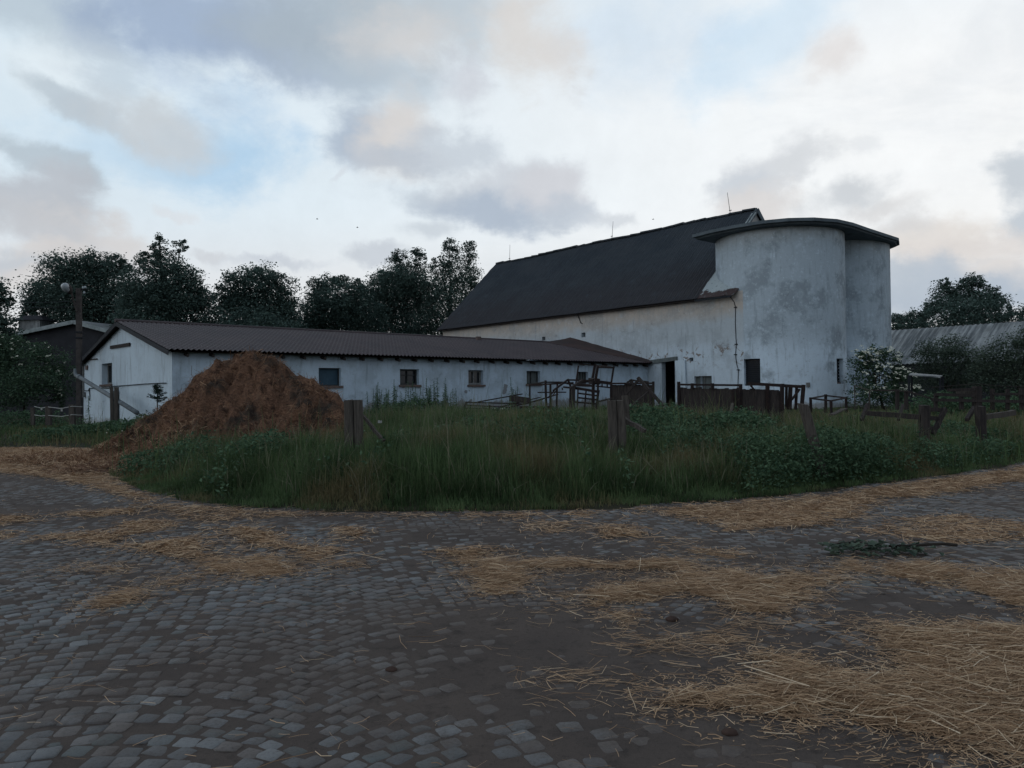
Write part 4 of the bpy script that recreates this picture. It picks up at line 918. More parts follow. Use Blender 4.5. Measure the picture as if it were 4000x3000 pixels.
def veg(P):
    """height, dryness of the growth at P"""
    d = dist_line(P, EDGE); n1 = fbm(P[:, 0] * .55 + 11, P[:, 1] * .55); n2 = fbm(P[:, 0] * 1.6, P[:, 1] * 1.6 + 8)
    h = .10 + .62 * sstep(.1, 1.5, d) * (.42 + 1.05 * n1) * (.45 + .7 * n2 + .4 * fbm(P[:, 0] * 4.5, P[:, 1] * 4.5))
    left = sstep(-9.5, -11.5, P[:, 0]) * sstep(16, 20, P[:, 1]); h = h * (1 - .5 * left)
    h = h * (1 - .28 * sstep(6, 16, d)) * (1 - .5 * sstep(9, 15, d))
    h = h * (1 - .25 * sstep(5, 8, P[:, 0]) * sstep(2, 5, d))
    dr = fbm(P[:, 0] * .8 + 50, P[:, 1] * .8 + 20); dr = dr + .16 * np.exp(-((P[:, 0] + 4.6) / 1.5) ** 2) * sstep(3, 0, d) + .12 * np.exp(-((P[:, 0] - .5) / .8) ** 2) + .10 * sstep(8, 10, P[:, 0]) - .05
    return h, dr + rng.normal(0, .06, len(P))
for (n, y0, y1, wd, nm) in ((150000, 9.6, 14.5, .0085, 'tall_grass'), (90000, 14.5, 22, .012, 'tall_grass'), (60000, 22, 48, .022, 'tall_grass')):
    P = scatter(n, y0, y1, 1.0 if y0 < 20 else 1.3); h, dr = veg(P)
    # thin clumps out so the stand is uneven
    k = rng.random(len(P)) < .35 + .9 * sstep(.3, .6, fbm(P[:, 0] * 2.2, P[:, 1] * 2.2)); P = P[k]; h = h[k]; dr = dr[k]
    z = field_h(P[:, 0], P[:, 1]) - .02
    blades(nm, np.stack([P[:, 0], P[:, 1], z], 1), h, wd, M['grass'], .42, dr)
P = scatter(26000, 10.2, 26); h, dr = veg(P); k = (h > .28) & (rng.random(len(P)) < .15 + .7 * sstep(.4, .62, fbm(P[:, 0] * 1.3 + 70, P[:, 1] * 1.3))); P = P[k]; h = h[k]
blades('seed_grass', np.stack([P[:, 0], P[:, 1], field_h(P[:, 0], P[:, 1])], 1), h * 1.25 + .06, .0095, M['grasshead'], .7)
# leafy weeds: clumps of broad leaves among the grass
def weeds(name, spots, size, mat):
    Q = []
    for (px, py, Y, rx, h, n) in spots:
        c = at(px, py, Y); sc = Y / FPX; x = c[0] + rng.normal(0, 1, n) * rx * sc * .5; y = Y + rng.normal(0, 1, n) * .55
        z0 = field_h(x, y); d2 = np.clip(1 - ((x - c[0]) / (rx * sc * 1.3)) ** 2, .12, 1)
        Q.append(np.stack([x, y, z0 + rng.random(n) ** .7 * h * d2 * (.7 + .6 * fbm(x * 2, y * 2))], 1))
    Q = np.concatenate(Q); Q = Q[inside(Q[:, :2], POLY) & (dist_line(Q[:, :2], EDGE) > .15)]
    v, q = leaves(Q, size, .8, .5); return tag(quads(name, v, q, M[mat], attrs={'rnd': np.repeat(rng.random(len(Q)), 4), 'dry': np.zeros(len(Q) * 4)}), kind='stuff')
weeds('leafy_weeds', [(3200, 1780, 12.35, 150, .62, 1500), (3230, 1760, 13.2, 200, .85, 3800), (3400, 1760, 13.6, 200, .75, 3600), (2950, 1760, 12.8, 160, .9, 3000), (2700, 1720, 13.8, 220, .85, 3000), (3050, 1850, 11.6, 160, .5, 1500), (1000, 1760, 14, 180, .85, 2600), (760, 1790, 15, 140, .75, 1800), (2150, 1680, 15, 240, .8, 3000), (1550, 1700, 15.5, 180, .6, 1400), (3650, 1760, 14.8, 220, .5, 1600), (3900, 1740, 16, 200, .5, 1500), (2560, 1640, 17, 160, .9, 2000), (1350, 1790, 13, 140, .6, 1200), (550, 1850, 15.6, 120, .45, 1400)], .07, 'weedleaf')
weeds('leafy_weeds', [(420, 1640, 29, 150, .55, 2600), (560, 1630, 28.5, 120, .75, 2600), (250, 1660, 28, 150, .45, 1600), (1600, 1600, 31, 200, .75, 3200), (1950, 1600, 27, 240, .5, 1800), (3450, 1600, 26, 180, .5, 2000), (3700, 1590, 30, 240, .9, 3500), (3950, 1590, 30, 220, .9, 3000), (100, 1620, 36, 220, .9, 2600)], .12, 'weedleaf')
weeds('leafy_weeds', [(2560, 1600, 18, 260, 1.0, 3600), (2860, 1600, 17.5, 260, .9, 3200), (2200, 1610, 19, 260, .7, 2400), (3250, 1620, 18, 220, .6, 1800), (3700, 1640, 19, 300, .55, 2000), (1850, 1640, 18, 260, .6, 2000)], .11, 'weedleaf')
P = scatter(5200, 13.0, 26); nz = fbm(P[:, 0] * .9 + 31, P[:, 1] * .9); k = nz > .45; P = P[k]
blades('tall_reeds', np.stack([P[:, 0], P[:, 1], field_h(P[:, 0], P[:, 1])], 1), (.5 + .8 * sstep(.45, .7, nz[k])) * (1 - .35 * sstep(6, 9, P[:, 0])), .014, M['grass'], .35, nz[k] * .8)
spots = []
for _ in range(34):
    px = random.uniform(450, 3900); Y = random.uniform(11.2, 17); spots.append((px, 1700, Y, random.uniform(14, 45), random.uniform(.4, .85), random.randint(50, 130)))
weeds('broad_weeds', spots, .085, 'weedleaf')
# small white flowers in the grass
P = np.array([at(random.gauss(px, sx), 1600, Y + random.gauss(0, 1.0))[:2] for (px, sx, Y, n) in ((1830, 60, 25, 60), (2020, 90, 23, 28), (400, 70, 27, 14), (1620, 80, 20, 12)) for _ in range(n)])
P3 = np.stack([P[:, 0], P[:, 1], field_h(P[:, 0], P[:, 1]) + .34 + rng.random(len(P)) * .2], 1)
v, q = leaves(P3, .055, 1.5, .9); tag(quads('daisy_flowers', v, q, M['petal']), kind='stuff')

# nettles by the wall
def nettle_mesh(seed):
    r = random.Random(seed); H_ = r.uniform(1.0, 1.35); pts = []; sd = []
    v = []; f = []
    for i in range(26):
        z = H_ * (.15 + .85 * i / 25); rad = .17 * (1 - i / 26) ** .6 + .03
        for k in range(3):
            a = r.uniform(0, 2 * pi); d = V(cos(a), sin(a), r.uniform(-.5, .25)); s_ = V(-sin(a), cos(a), 0) * rad * .22; b = len(v)
            c = V(r.gauss(0, .01), r.gauss(0, .01), z)
            v += [c, c + d * rad * .5 + s_, c + d * rad, c + d * rad * .5 - s_]; f.append([b, b + 1, b + 2, b + 3])
    for k in range(2):
        b = len(v); s_ = V(.008, 0, 0) if k == 0 else V(0, .008, 0); v += [-s_, s_, s_ + Z * H_, -s_ + Z * H_]; f.append([b, b + 1, b + 2, b + 3])
    return v, f
vars_ = []
for sd_ in range(4):
    v, f = nettle_mesh(sd_); o = quads('nettle_plant', v, f, M['weedleaf'], attrs={'rnd': rng.random(len(v)), 'dry': np.zeros(len(v))}); vars_.append(o)
cnt = 0
for i in range(66):
    px = 1440 + 350 * random.random() if i < 60 else random.choice((2000, 2020, 2885, 2070, 350, 370)); Y = random.uniform(30.5, 34) if i < 60 else (29 if px > 1900 else 30)
    c = at(px, 1500, Y); z = float(field_h(c[0], c[1])); src = vars_[i % 4]
    o = src if i < 4 else src.copy()
    if i >= 4: col.objects.link(o)
    o.location = (c[0], c[1], z); s_ = random.uniform(.85, 1.25); o.scale = (s_ * 1.1, s_ * 1.1, s_); o.rotation_euler = (random.uniform(-.08, .08), random.uniform(-.08, .08), random.uniform(0, 6))
    tag(o, 'upright dark nettle stalk in the patch before the stable wall' if i < 60 else 'single dark weed stalk standing clear of the nettle patch', 'nettle', 'nettle stalks before the stable' if i < 60 else 'lone weed stalks')

# ------------------------------------------------------------------ utility pole, wires, pipe
pb = at(310, 1640, 38.5); pole = thing('utility_pole', (pb[0], pb[1], 0), 'old dark utility pole with a curved lamp left of the stable gable', 'utility pole')
pt = at(308, 1127, 38.5)
m = MB(); m.beam(V(pb[0], pb[1], -.1), pt, .25, .22); m.build('shaft', M['conc'], pole)
for y in (1298, 1320): m = MB(); q = at(309, y, 38.5); m.box(q, V(.36, 0, 0), V(0, .32, 0), Z * .07); m.build('strap', M['dark'], pole)
m = MB(); m.tube([at(300, 1215, 38.3), at(290, 1185, 38.2), at(281, 1150, 38.0), at(275, 1135, 37.9)], .05, 8); m.build('lamp_arm', M['conc'], pole)
c = at(266, 1127, 37.7); m = MB(); d = at(257, 1106, 37.2) - at(281, 1150, 38.0); d /= np.linalg.norm(d)
m.tube([c - d * .36, c - d * .2, c, c + d * .22, c + d * .34], [.08, .16, .19, .17, .06], 12); hd = m.build('lamp_head', M['conc'], pole, smooth=True)
c2 = c + V(-.03, -.1, -.02); m = MB(); m.tube([c2 - d * .16, c2, c2 + d * .24, c2 + d * .37], [.13, .19, .18, .05], 12); m.build('lamp_glass', M['lampglass'], hd, smooth=True)
m = MB(); m.box(at(325, 1131, 38.5), V(.5, 0, 0), V(0, .06, 0), Z * .06); m.build('crossbar', M['dark'], pole)
for (px, py) in ((325, 1128), (333, 1126), (329, 1147)):
    q = at(px, py, 38.4); m = MB(); m.tube([q, q + Z * .05, q + Z * .12], [.05, .06, .03], 8); m.build('insulator', M['lampglass'], pole)
for k, (y0, y1) in enumerate(((1176, 1168), (1197, 1186))):
    A_ = at(300, y0, 38.4); B_ = at(-300, y1, 40); m = MB(); m.tube([A_ + (B_ - A_) * t - Z * .35 * 4 * t * (1 - t) * .4 for t in np.linspace(0, 1, 12)], .014, 5)
    o = m.build('power_line', M['dark'], origin=A_); tag(o, ('upper' if k == 0 else 'lower') + ' thin dark wire running left from the utility pole', 'power line', 'wires from the pole')
pi_ = thing('drain_pipe', at(530, 1640, 31), 'grey pipe slanting down from the pole across the stable gable', 'pipe')
m = MB(); m.tube([at(293, 1440, 37.9), at(293, 1456, 37.9), at(297, 1466, 37.8), at(310, 1473, 37.6), at(420, 1540, 35), at(535, 1612, 32)], [.06, .08, .1, .105, .105, .105], 10); m.build('pipe', M['pipe'], pi_, smooth=True)
m = MB(); m.tube([at(306, 1470.5, 37.65), at(315, 1476, 37.5)], .125, 10); m.build('coupling', M['pipe'], pi_, smooth=True)

# ------------------------------------------------------------------ posts, fences, scrap
def beamobj(name, segs, mat, label, cat, group=None, jig=0.0, parts=None):
    """segs: list of ((px,py,Y),(px,py,Y),w,h[,part])"""
    p = at(*segs[0][0]); q = at(*segs[0][1]); b = (p + q) / 2; b[2] = float(field_h(b[0], b[1]))
    groups = {}
    for s in segs: groups.setdefault(s[4] if len(s) > 4 else 'frame', []).append(s)
    if len(groups) == 1:
        m = MB()
        k_ = .8 if mat == 'rust' else 1
        for s in segs: m.beam(at(*s[0]), at(*s[1]), s[2] * k_, s[3] * k_, jig=jig)
        return tag(m.build(name, M[mat], origin=b), label, cat, group)
    root = thing(name, b, label, cat, group)
    for s in segs:
        m = MB(); k_ = .72 if mat == 'rust' and s[2] < .2 else 1; m.beam(at(*s[0]), at(*s[1]), s[2] * k_, s[3] * k_, jig=jig); m.build(s[4] if len(s) > 4 else 'rail', M[s[5] if len(s) > 5 else mat], root)
    return root
FP = 'weathered timber fence posts in the tall grass'
def post(px0, py0, px1, py1, Y, w, label, split=False, group=FP, extra=None, mat='wood', depth=None):
    T = at(px0, py0, Y); B_ = at(px1, py1, Y); dd = (B_ - T); B_ = T + dd * max(1.0, (T[2] - float(field_h(B_[0], B_[1])) + .2) / (T[2] - B_[2]))
    base = V(B_[0], B_[1], float(field_h(B_[0], B_[1])))
    root = thing('fence_post', base, label, 'fence post', group)
    def log(o, ww, tz):
        m = MB(); n = 9; rings = []; ax = T - B_; dep = depth or ww * .9
        for i in range(n):
            t = i / (n - 1); c = B_ + ax * t + o; 
            rings.append([c + V(ww * .5 * np.sign(cos(a)) * abs(cos(a)) ** .45 * random.uniform(.95, 1.04), dep * .5 * np.sign(sin(a)) * abs(sin(a)) ** .45 * random.uniform(.95, 1.04), (random.uniform(-.02, .012) + tz if i == n - 1 else 0)) for a in np.linspace(0.35, 2 * pi + .35, 9)[:-1]])
        bs = [m._p(r) for r in rings]
        for i in range(n - 1):
            for k in range(8): m.f.append([bs[i] + k, bs[i] + (k + 1) % 8, bs[i + 1] + (k + 1) % 8, bs[i + 1] + k])
        m.f.append([bs[-1] + k for k in range(8)]); m.build('timber', M[mat], root)
    if split: log(V(-w * .255, 0, 0), w * .5, 0); log(V(w * .25, .015, 0), w * .49, -.008)
    else: log(V(0, 0, 0), w, 0)
    for e in extra or []:
        m = MB(); m.beam(at(*e[0]), at(*e[1]), e[2], e[3], jig=.012); m.build('brace', M[mat], root)
    return root
post(1380, 1562, 1384, 1735, 13.3, .32, 'split grey double timber post with a slanting brace right of the manure heap', True, extra=[((1414, 1622, 13.6), (1500, 1722, 13.4), .06, .05)])
post(2406, 1563, 2411, 1680, 13.6, .32, 'grey double timber post standing in weeds before the scrap frames', True, extra=[((2434, 1634, 13.8), (2520, 1684, 13.5), .09, .07), ((2440, 1545, 14.2), (2452, 1660, 14.2), .09, .1)])
post(3136, 1577, 3184, 1745, 12.9, .16, 'leaning grey timber post left of the leafy weeds', False)
post(3612, 1582, 3610, 1680, 16.5, .21, 'squat dark post holding a low rail, right part of the field', False, mat='darkwood')
post(3828, 1585, 3832, 1675, 17.2, .20, 'squat dark post nearest the right photo edge', False, mat='darkwood')
bm = beamobj
bm('fence_rail', [((3378, 1613, 17.0), (3592, 1629, 16.5), .09, .11)], 'darkwood', 'long low dark rail running left from the squat post', 'fence rail', jig=.01)
bm('fence_rail', [((3845, 1630, 17.2), (3960, 1611, 18), .10, .12)], 'wood', 'mossy sloping rail running right from the right-hand squat post', 'fence rail', jig=.01)
bm('broken_hurdle', [((3693, 1597, 16.8), (3644, 1696, 16.5), .07, .1, 'leg'), ((3632, 1600, 16.6), (3680, 1601, 16.8), .05, .09, 'rail'), ((3632, 1632, 16.6), (3678, 1638, 16.7), .05, .09, 'rail'), ((3628, 1673, 16.5), (3656, 1676, 16.6), .05, .09, 'rail')], 'darkwood', 'broken wooden hurdle leaning against the squat post', 'hurdle', jig=.008)
bm('stake', [((3389, 1578, 17.6), (3366, 1640, 17.2), .07, .07)], 'darkwood', 'slanting dark stake at the left end of the low rail', 'stake', 'leaning stakes')
bm('stake', [((3527, 1582, 17.6), (3510, 1640, 17.0), .06, .06)], 'darkwood', 'slanting dark stake crossing the middle of the low rail', 'stake', 'leaning stakes')
bm('stake', [((3806, 1592, 17.6), (3776, 1640, 17.2), .08, .08)], 'darkwood', 'slanting dark stake leaning on the right-hand squat post', 'stake', 'leaning stakes')
bm('stake', [((2861, 1576, 22), (2850, 1635, 21.6), .075, .05)], 'wood', 'short pale stake leaning before the board pens', 'stake', 'leaning stakes')
# fence behind, right
fy = 25
bm('paddock_fence', [((3816, 1508, fy), (3816, 1600, fy), .22, .2, 'post'), ((3876, 1518, fy), (3876, 1600, fy), .10, .1, 'post'), ((3936, 1520, fy), (3936, 1600, fy), .08, .1, 'post'), ((3990, 1516, fy), (3990, 1600, fy), .1, .1, 'post'), ((3755, 1540, fy), (3755, 1600, fy), .1, .1, 'post'), ((3655, 1538, fy), (3655, 1600, fy), .08, .1, 'post'), ((3540, 1528, fy), (3540, 1600, fy), .09, .1, 'post'), ((3505, 1520, fy), (3505, 1600, fy), .08, .1, 'post'),
   ((3655, 1540, fy - .1), (3806, 1546, fy - .1), .05, .1, 'rail'), ((3700, 1524, fy - .1), (3808, 1521, fy - .1), .05, .09, 'rail'), ((3880, 1540, fy - .1), (4080, 1538, fy - .1), .05, .08, 'rail'), ((3640, 1562, fy - .1), (4080, 1570, fy - .1), .05, .1, 'rail'), ((3410, 1524, fy - .1), (3540, 1528, fy - .1), .03, .04, 'rail'), ((3540, 1528, fy - .1), (3650, 1560, fy - .1), .03, .05, 'rail')], 'darkwood', 'dark old paddock fence of posts and rails before the right shrubs', 'fence')
bm('board_sheet', [((3735, 1535, fy + .3), (3806, 1534, fy + .3), .03, .22)], 'wood', 'grey board sheet fixed low behind the paddock fence', 'board')
m = MB(); m.tube([at(3640, 1514, fy - .2), at(3720, 1507, fy - .2), at(3800, 1500, fy - .2), at(3820, 1500, fy - .2), at(3900, 1508, fy - .2), at(4080, 1512, fy - .2)], .012, 5)
tag(m.build('fence_wire', M['darkwood'], origin=at(3816, 1505, fy)), 'sagging wire strung over the paddock fence posts', 'wire')
# gauzy wire netting panel by the silo
bm('netting_panel', [((3338, 1507, 27), (3340, 1600, 27), .03, .03, 'post'), ((3397, 1527, 26.5), (3395, 1605, 26.5), .03, .03, 'post'), ((3339, 1506, 27), (3397, 1525, 26.5), .025, .025, 'rail'), ((3397, 1525, 26.5), (3520, 1522, 27), .025, .025, 'rail')], 'wood', 'thin bent netting frame standing beside the elder bush', 'frame')
# left tape fence
lf = [(128, 1592, 33), (190, 1586, 32), (282, 1580, 31), (232, 1600, 34)]
for k, (px, py, Y) in enumerate(lf[:3]):
    bm('paddock_post', [((px, py, Y), (px + 1, 1660, Y), .2 if k else .14, .2 if k else .14)], 'wood', ('thin grey post at the left end of the white tape', 'grey post in the middle of the white tape', 'grey post beside the utility pole foot')[k], 'fence post', 'posts of the tape fence')
m = MB()
for (y0, y1, y2) in ((1588, 1594, 1587), (1621, 1625, 1620)):
    m.tube([at(135, y0, 32.8), at(160, y1, 32.4), at(190, y0 + 2, 31.9), at(240, y1 + 2, 31.4), at(282, y2, 30.8), at(322, y2 + 2, 31)], .016, 5)
m.box(at(241, 1600, 31.4), V(.08, 0, 0), V(0, .01, 0), Z * .15); m.box(at(162, 1597, 32.3), V(.07, 0, 0), V(0, .01, 0), Z * .1)
tag(m.build('fence_tape', M['white'], origin=at(200, 1600, 32)), 'white electric fence tape strung between the left posts', 'fence tape')
bm('gable_post', [((436, 1512, 34), (438, 1650, 34), .12, .12), ], 'wood', 'thin dark post left of its pair before the gable', 'post', 'pair of posts before the gable')
bm('gable_post', [((455, 1512, 33.6), (454, 1650, 33.6), .17, .15), ], 'wood', 'thick brown post right of its pair before the gable', 'post', 'pair of posts before the gable')

# scrap: long rack lying in the grass
Y = 26
bm('feed_rack', [((1822, 1571, Y), (2051, 1578, Y + 1), .05, .05), ((2051, 1578, Y + 1), (2180, 1540, Y + 2), .05, .05), ((1822, 1571, Y), (1804, 1612, Y - .6), .07, .07), ((1823, 1583, Y - .2), (1990, 1591, Y + .3), .045, .045), ((1812, 1594, Y - .4), (1912, 1597, Y), .045, .045), ((1868, 1570, Y + 1), (2040, 1539, Y + 3), .05, .05), ((1990, 1591, Y + .3), (2120, 1560, Y + 1.5), .05, .05), ((1914, 1582, Y), (1910, 1600, Y), .04, .04), ((1950, 1590, Y + .3), (2110, 1552, Y + 2.2), .06, .04), ((2030, 1590, Y), (2160, 1590, Y + 1), .05, .08)], 'rust', 'collapsed rusty rack lying low in the grass left of the frames', 'feed rack')
bm('board_sheet', [((1990, 1555, 27.5), (2070, 1566, 27.2), .03, .22)], 'darkwood', 'dull brown sheet lying on the collapsed rack', 'board')
Y = 28
bm('steel_stall', [((2069, 1503, Y), (2071, 1605, Y), .07, .07, 'post'), ((2131, 1486, Y + 2), (2134, 1605, Y + 2), .13, .1, 'post'), ((2150, 1497, Y - .4), (2150, 1605, Y - .4), .09, .09, 'post'), ((2177, 1500, Y + 1), (2174, 1600, Y + 1), .08, .08, 'post'), ((2069, 1503, Y), (2131, 1492, Y + 2), .07, .08, 'rail'), ((2131, 1493, Y + 2), (2212, 1493, Y + 2.4), .07, .08, 'rail'), ((2069, 1504, Y), (2150, 1500, Y - .4), .06, .08, 'rail'), ((2150, 1500, Y - .4), (2240, 1495, Y), .06, .08, 'rail'), ((2100, 1533, Y), (2212, 1532, Y), .05, .06, 'rail')], 'rust', 'low rusty steel stall frame right of the collapsed rack', 'steel frame')
bm('steel_trestle', [((2161, 1526, 27), (2217, 1484, 27.5), .08, .08, 'leg'), ((2217, 1480, 27.5), (2230, 1512, 27.5), .10, .10, 'leg'), ((2220, 1484, 27.5), (2313, 1487, 28), .08, .08, 'rail'), ((2214, 1499, 27.5), (2313, 1505, 28), .06, .06, 'rail'), ((2228, 1512, 27.5), (2226, 1600, 27.5), .08, .08, 'leg'), ((2160, 1545, 27), (2182, 1512, 27), .07, .05, 'leg'), ((2140, 1555, 27), (2170, 1520, 27.2), .06, .05, 'leg')], 'rust', 'rusty trestle with slanted legs between the stall and the tall frame', 'steel frame')
Y = 29
bm('steel_canopy', [((2260, 1428, Y + 1), (2249, 1500, Y + 1), .07, .07, 'post'), ((2324, 1425, Y + 1.5), (2313, 1487, Y + 1.5), .13, .12, 'post'), ((2335, 1430, Y - .4), (2325, 1490, Y - .4), .13, .12, 'post'), ((2398, 1430, Y), (2387, 1500, Y), .08, .08, 'post'), ((2262, 1422, Y + 1), (2324, 1427, Y + 1.5), .04, .06, 'rail'), ((2324, 1427, Y + 1.5), (2400, 1436, Y), .05, .07, 'rail'), ((2334, 1435, Y - .4), (2398, 1437, Y), .05, .07, 'rail'), ((2313, 1487, Y + 1), (2329, 1491, Y), .3, .22, 'joint'), ((2327, 1490, Y - .3), (2389, 1498, Y), .08, .16, 'rail'), ((2249, 1496, Y + 1), (2313, 1488, Y + 1.4), .08, .12, 'rail'), ((2327, 1508, Y - .3), (2389, 1515, Y), .06, .07, 'rail'), ((2318, 1487, Y), (2316, 1600, Y), .16, .13, 'post'), ((2336, 1500, Y - .5), (2334, 1600, Y - .5), .09, .09, 'post'), ((2388, 1498, Y), (2386, 1590, Y), .12, .10, 'post'), ((2352, 1500, Y), (2352, 1512, Y), .07, .05, 'joint'), ((2372, 1502, Y), (2372, 1514, Y), .07, .05, 'joint'), ((2249, 1505, Y + .6), (2315, 1508, Y), .06, .1, 'rail')], 'rust', 'tall rusty steel frame with an empty rectangular top, above the other scrap', 'steel frame')
Y = 26.5
bm('steel_grid', [((2237, 1514, Y), (2340, 1531, Y), .06, .13, 'rail'), ((2258, 1536, Y), (2333, 1546, Y), .05, .08, 'rail'), ((2255, 1553, Y), (2333, 1562, Y), .05, .08, 'rail'), ((2240, 1570, Y), (2330, 1578, Y), .05, .08, 'rail'), ((2339, 1524, Y), (2327, 1600, Y), .09, .09, 'post'), ((2290, 1520, Y), (2283, 1600, Y), .06, .06, 'post'), ((2258, 1515, Y), (2255, 1600, Y), .07, .06, 'post'), ((2200, 1512, Y), (2262, 1518, Y), .06, .09, 'rail'), ((2196, 1514, Y), (2198, 1524, Y), .05, .05, 'rail')], 'rust', 'rusty barred grid standing under the tall frame', 'steel frame')
bm('timber_prop', [((2240, 1510, 25), (2236, 1615, 25), .13, .12, 'upright'), ((2228, 1517, 25), (2276, 1484, 25.4), .09, .07, 'arm')], 'darkwood', 'forked wooden prop standing in front of the rusty grid', 'prop', jig=.008)
Y = 27
def boards(name, x0, x1, yt0, yt1, yb, Y0, Y1, label, nb_=None, mat='darkwood', rails=()):
    A_ = at(x0, yt0, Y0); B_ = at(x1, yt1, Y1); b = (A_ + B_) / 2; b[2] = .4; root = thing(name, b, label, 'board pen')
    W_ = np.linalg.norm((B_ - A_)[:2]); n = nb_ or int(W_ / .14); d = (B_ - A_) / n; nn = np.cross(V(d[0], d[1], 0), Z); nn /= np.linalg.norm(nn); m = MB(); ex = V(d[0], d[1], 0)
    zb = at((x0 + x1) / 2, yb, (Y0 + Y1) / 2)[2]
    for i in range(n):
        tp = A_ + d * (i + .5); tp[2] += random.uniform(-.03, .03); bz = min(zb, float(field_h(tp[0], tp[1]))) + .05 if yb > 1590 else zb
        m.box(V(tp[0], tp[1], (tp[2] + bz) / 2) + nn * random.uniform(-.012, .012), ex * (1.0 if x0 < 2890 else 1.22), nn * .03, Z * (tp[2] - bz))
    m.build('panel', M[mat], root)
    for r in rails:
        m = MB(); m.beam(at(*r[0]), at(*r[1]), r[2], r[3]); m.build(r[4], M['rust'], root)
boards('board_pen', 2391, 2552, 1503, 1503, 1600, 28, 27.4, 'brown board pen behind the crossed timber trestle', rails=(((2388, 1498, 27.9), (2556, 1497, 27.3), .08, .06, 'rail'), ((2552, 1490, 27.3), (2552, 1600, 27.3), .07, .07, 'post')))
boards('board_pen', 2655, 2893, 1515, 1517, 1606, 27, 25.6, 'dark vertical-board pen with a top rail before the barn door', rails=(((2650, 1502, 26.95), (2893, 1505, 25.5), .07, .07, 'rail'), ((2651, 1491, 26.95), (2652, 1600, 26.95), .09, .09, 'post'), ((2704, 1497, 26.6), (2704, 1518, 26.6), .09, .09, 'post'), ((2783, 1497, 26.1), (2783, 1518, 26.1), .09, .09, 'post'), ((2893, 1500, 25.4), (2893, 1600, 25.4), .09, .09, 'post'), ((2860, 1520, 25.2), (2868, 1600, 25.2), .12, .06, 'post'), ((2880, 1522, 25.2), (2884, 1600, 25.2), .1, .06, 'post')))
boards('board_pen', 2893, 3060, 1518, 1524, 1606, 25.4, 25.0, 'darkest board pen with an open slatted end before the silo', rails=(((2920, 1498, 25.3), (3140, 1511, 24.8), .09, .1, 'rail'), ((2998, 1497, 25.1), (2998, 1600, 25.1), .1, .1, 'post'), ((3055, 1499, 24.9), (3055, 1600, 24.9), .1, .1, 'post'), ((3072, 1510, 25.0), (3071, 1600, 25.0), .08, .06, 'post'), ((3088, 1512, 24.9), (3084, 1600, 24.9), .16, .06, 'post'), ((3112, 1513, 24.9), (3108, 1600, 24.9), .07, .07, 'post'), ((3139, 1503, 24.8), (3131, 1600, 24.8), .1, .09, 'post'), ((3124, 1520, 24.8), (3092, 1562, 24.8), .07, .06, 'brace'), ((2930, 1502, 25.2), (2945, 1522, 25.2), .07, .05, 'brace')))
bm('timber_trestle', [((2492, 1475, 24), (2590, 1586, 23.5), .10, .09, 'leg'), ((2494, 1484, 24), (2437, 1548, 24.2), .09, .07, 'leg'), ((2437, 1546, 24.2), (2332, 1570, 24.5), .06, .05, 'leg'), ((2543, 1520, 23.8), (2462, 1594, 23.5), .08, .07, 'leg'), ((2462, 1482, 24.8), (2470, 1500, 24.8), .1, .1, 'leg'), ((2463, 1485, 24.8), (2534, 1493, 24.8), .06, .06, 'rail'), ((2447, 1498, 24.8), (2464, 1484, 24.8), .06, .06, 'leg')], 'darkwood', 'crossed timber trestle leaning behind the double post', 'trestle', jig=.008)
f1, f2, f3, f4 = (3167, 1556, 25.5), (3225, 1545, 27.5), (3246, 1566, 24.2), (3305, 1554, 26.2)
bm('steel_cradle', [((3166, 1552, 25.5), (3168, 1612, 25.5), .10, .09, 'leg'), ((3225, 1540, 27.5), (3226, 1612, 27.5), .11, .1, 'leg'), ((3246, 1562, 24.2), (3247, 1616, 24.2), .09, .09, 'leg'), ((3305, 1550, 26.2), (3306, 1612, 26.2), .09, .09, 'leg'), (f1, f2, .06, .07, 'rail'), (f2, f4, .06, .07, 'rail'), (f4, f3, .06, .07, 'rail'), (f3, f1, .06, .07, 'rail')], 'rust', 'small square open steel frame standing before the silo base', 'steel frame')
bm('board_sheet', [((3250, 1620, 21), (3300, 1596, 21.5), .16, .03)], 'wood', 'grey board lying slanted in the grass before the silo', 'board')
bm('stone_block', [((1477, 1647, 15.8), (1491, 1648, 15.8), .055, .05)], 'white', 'small white stone in the grass right of the split post', 'stone', jig=.01)

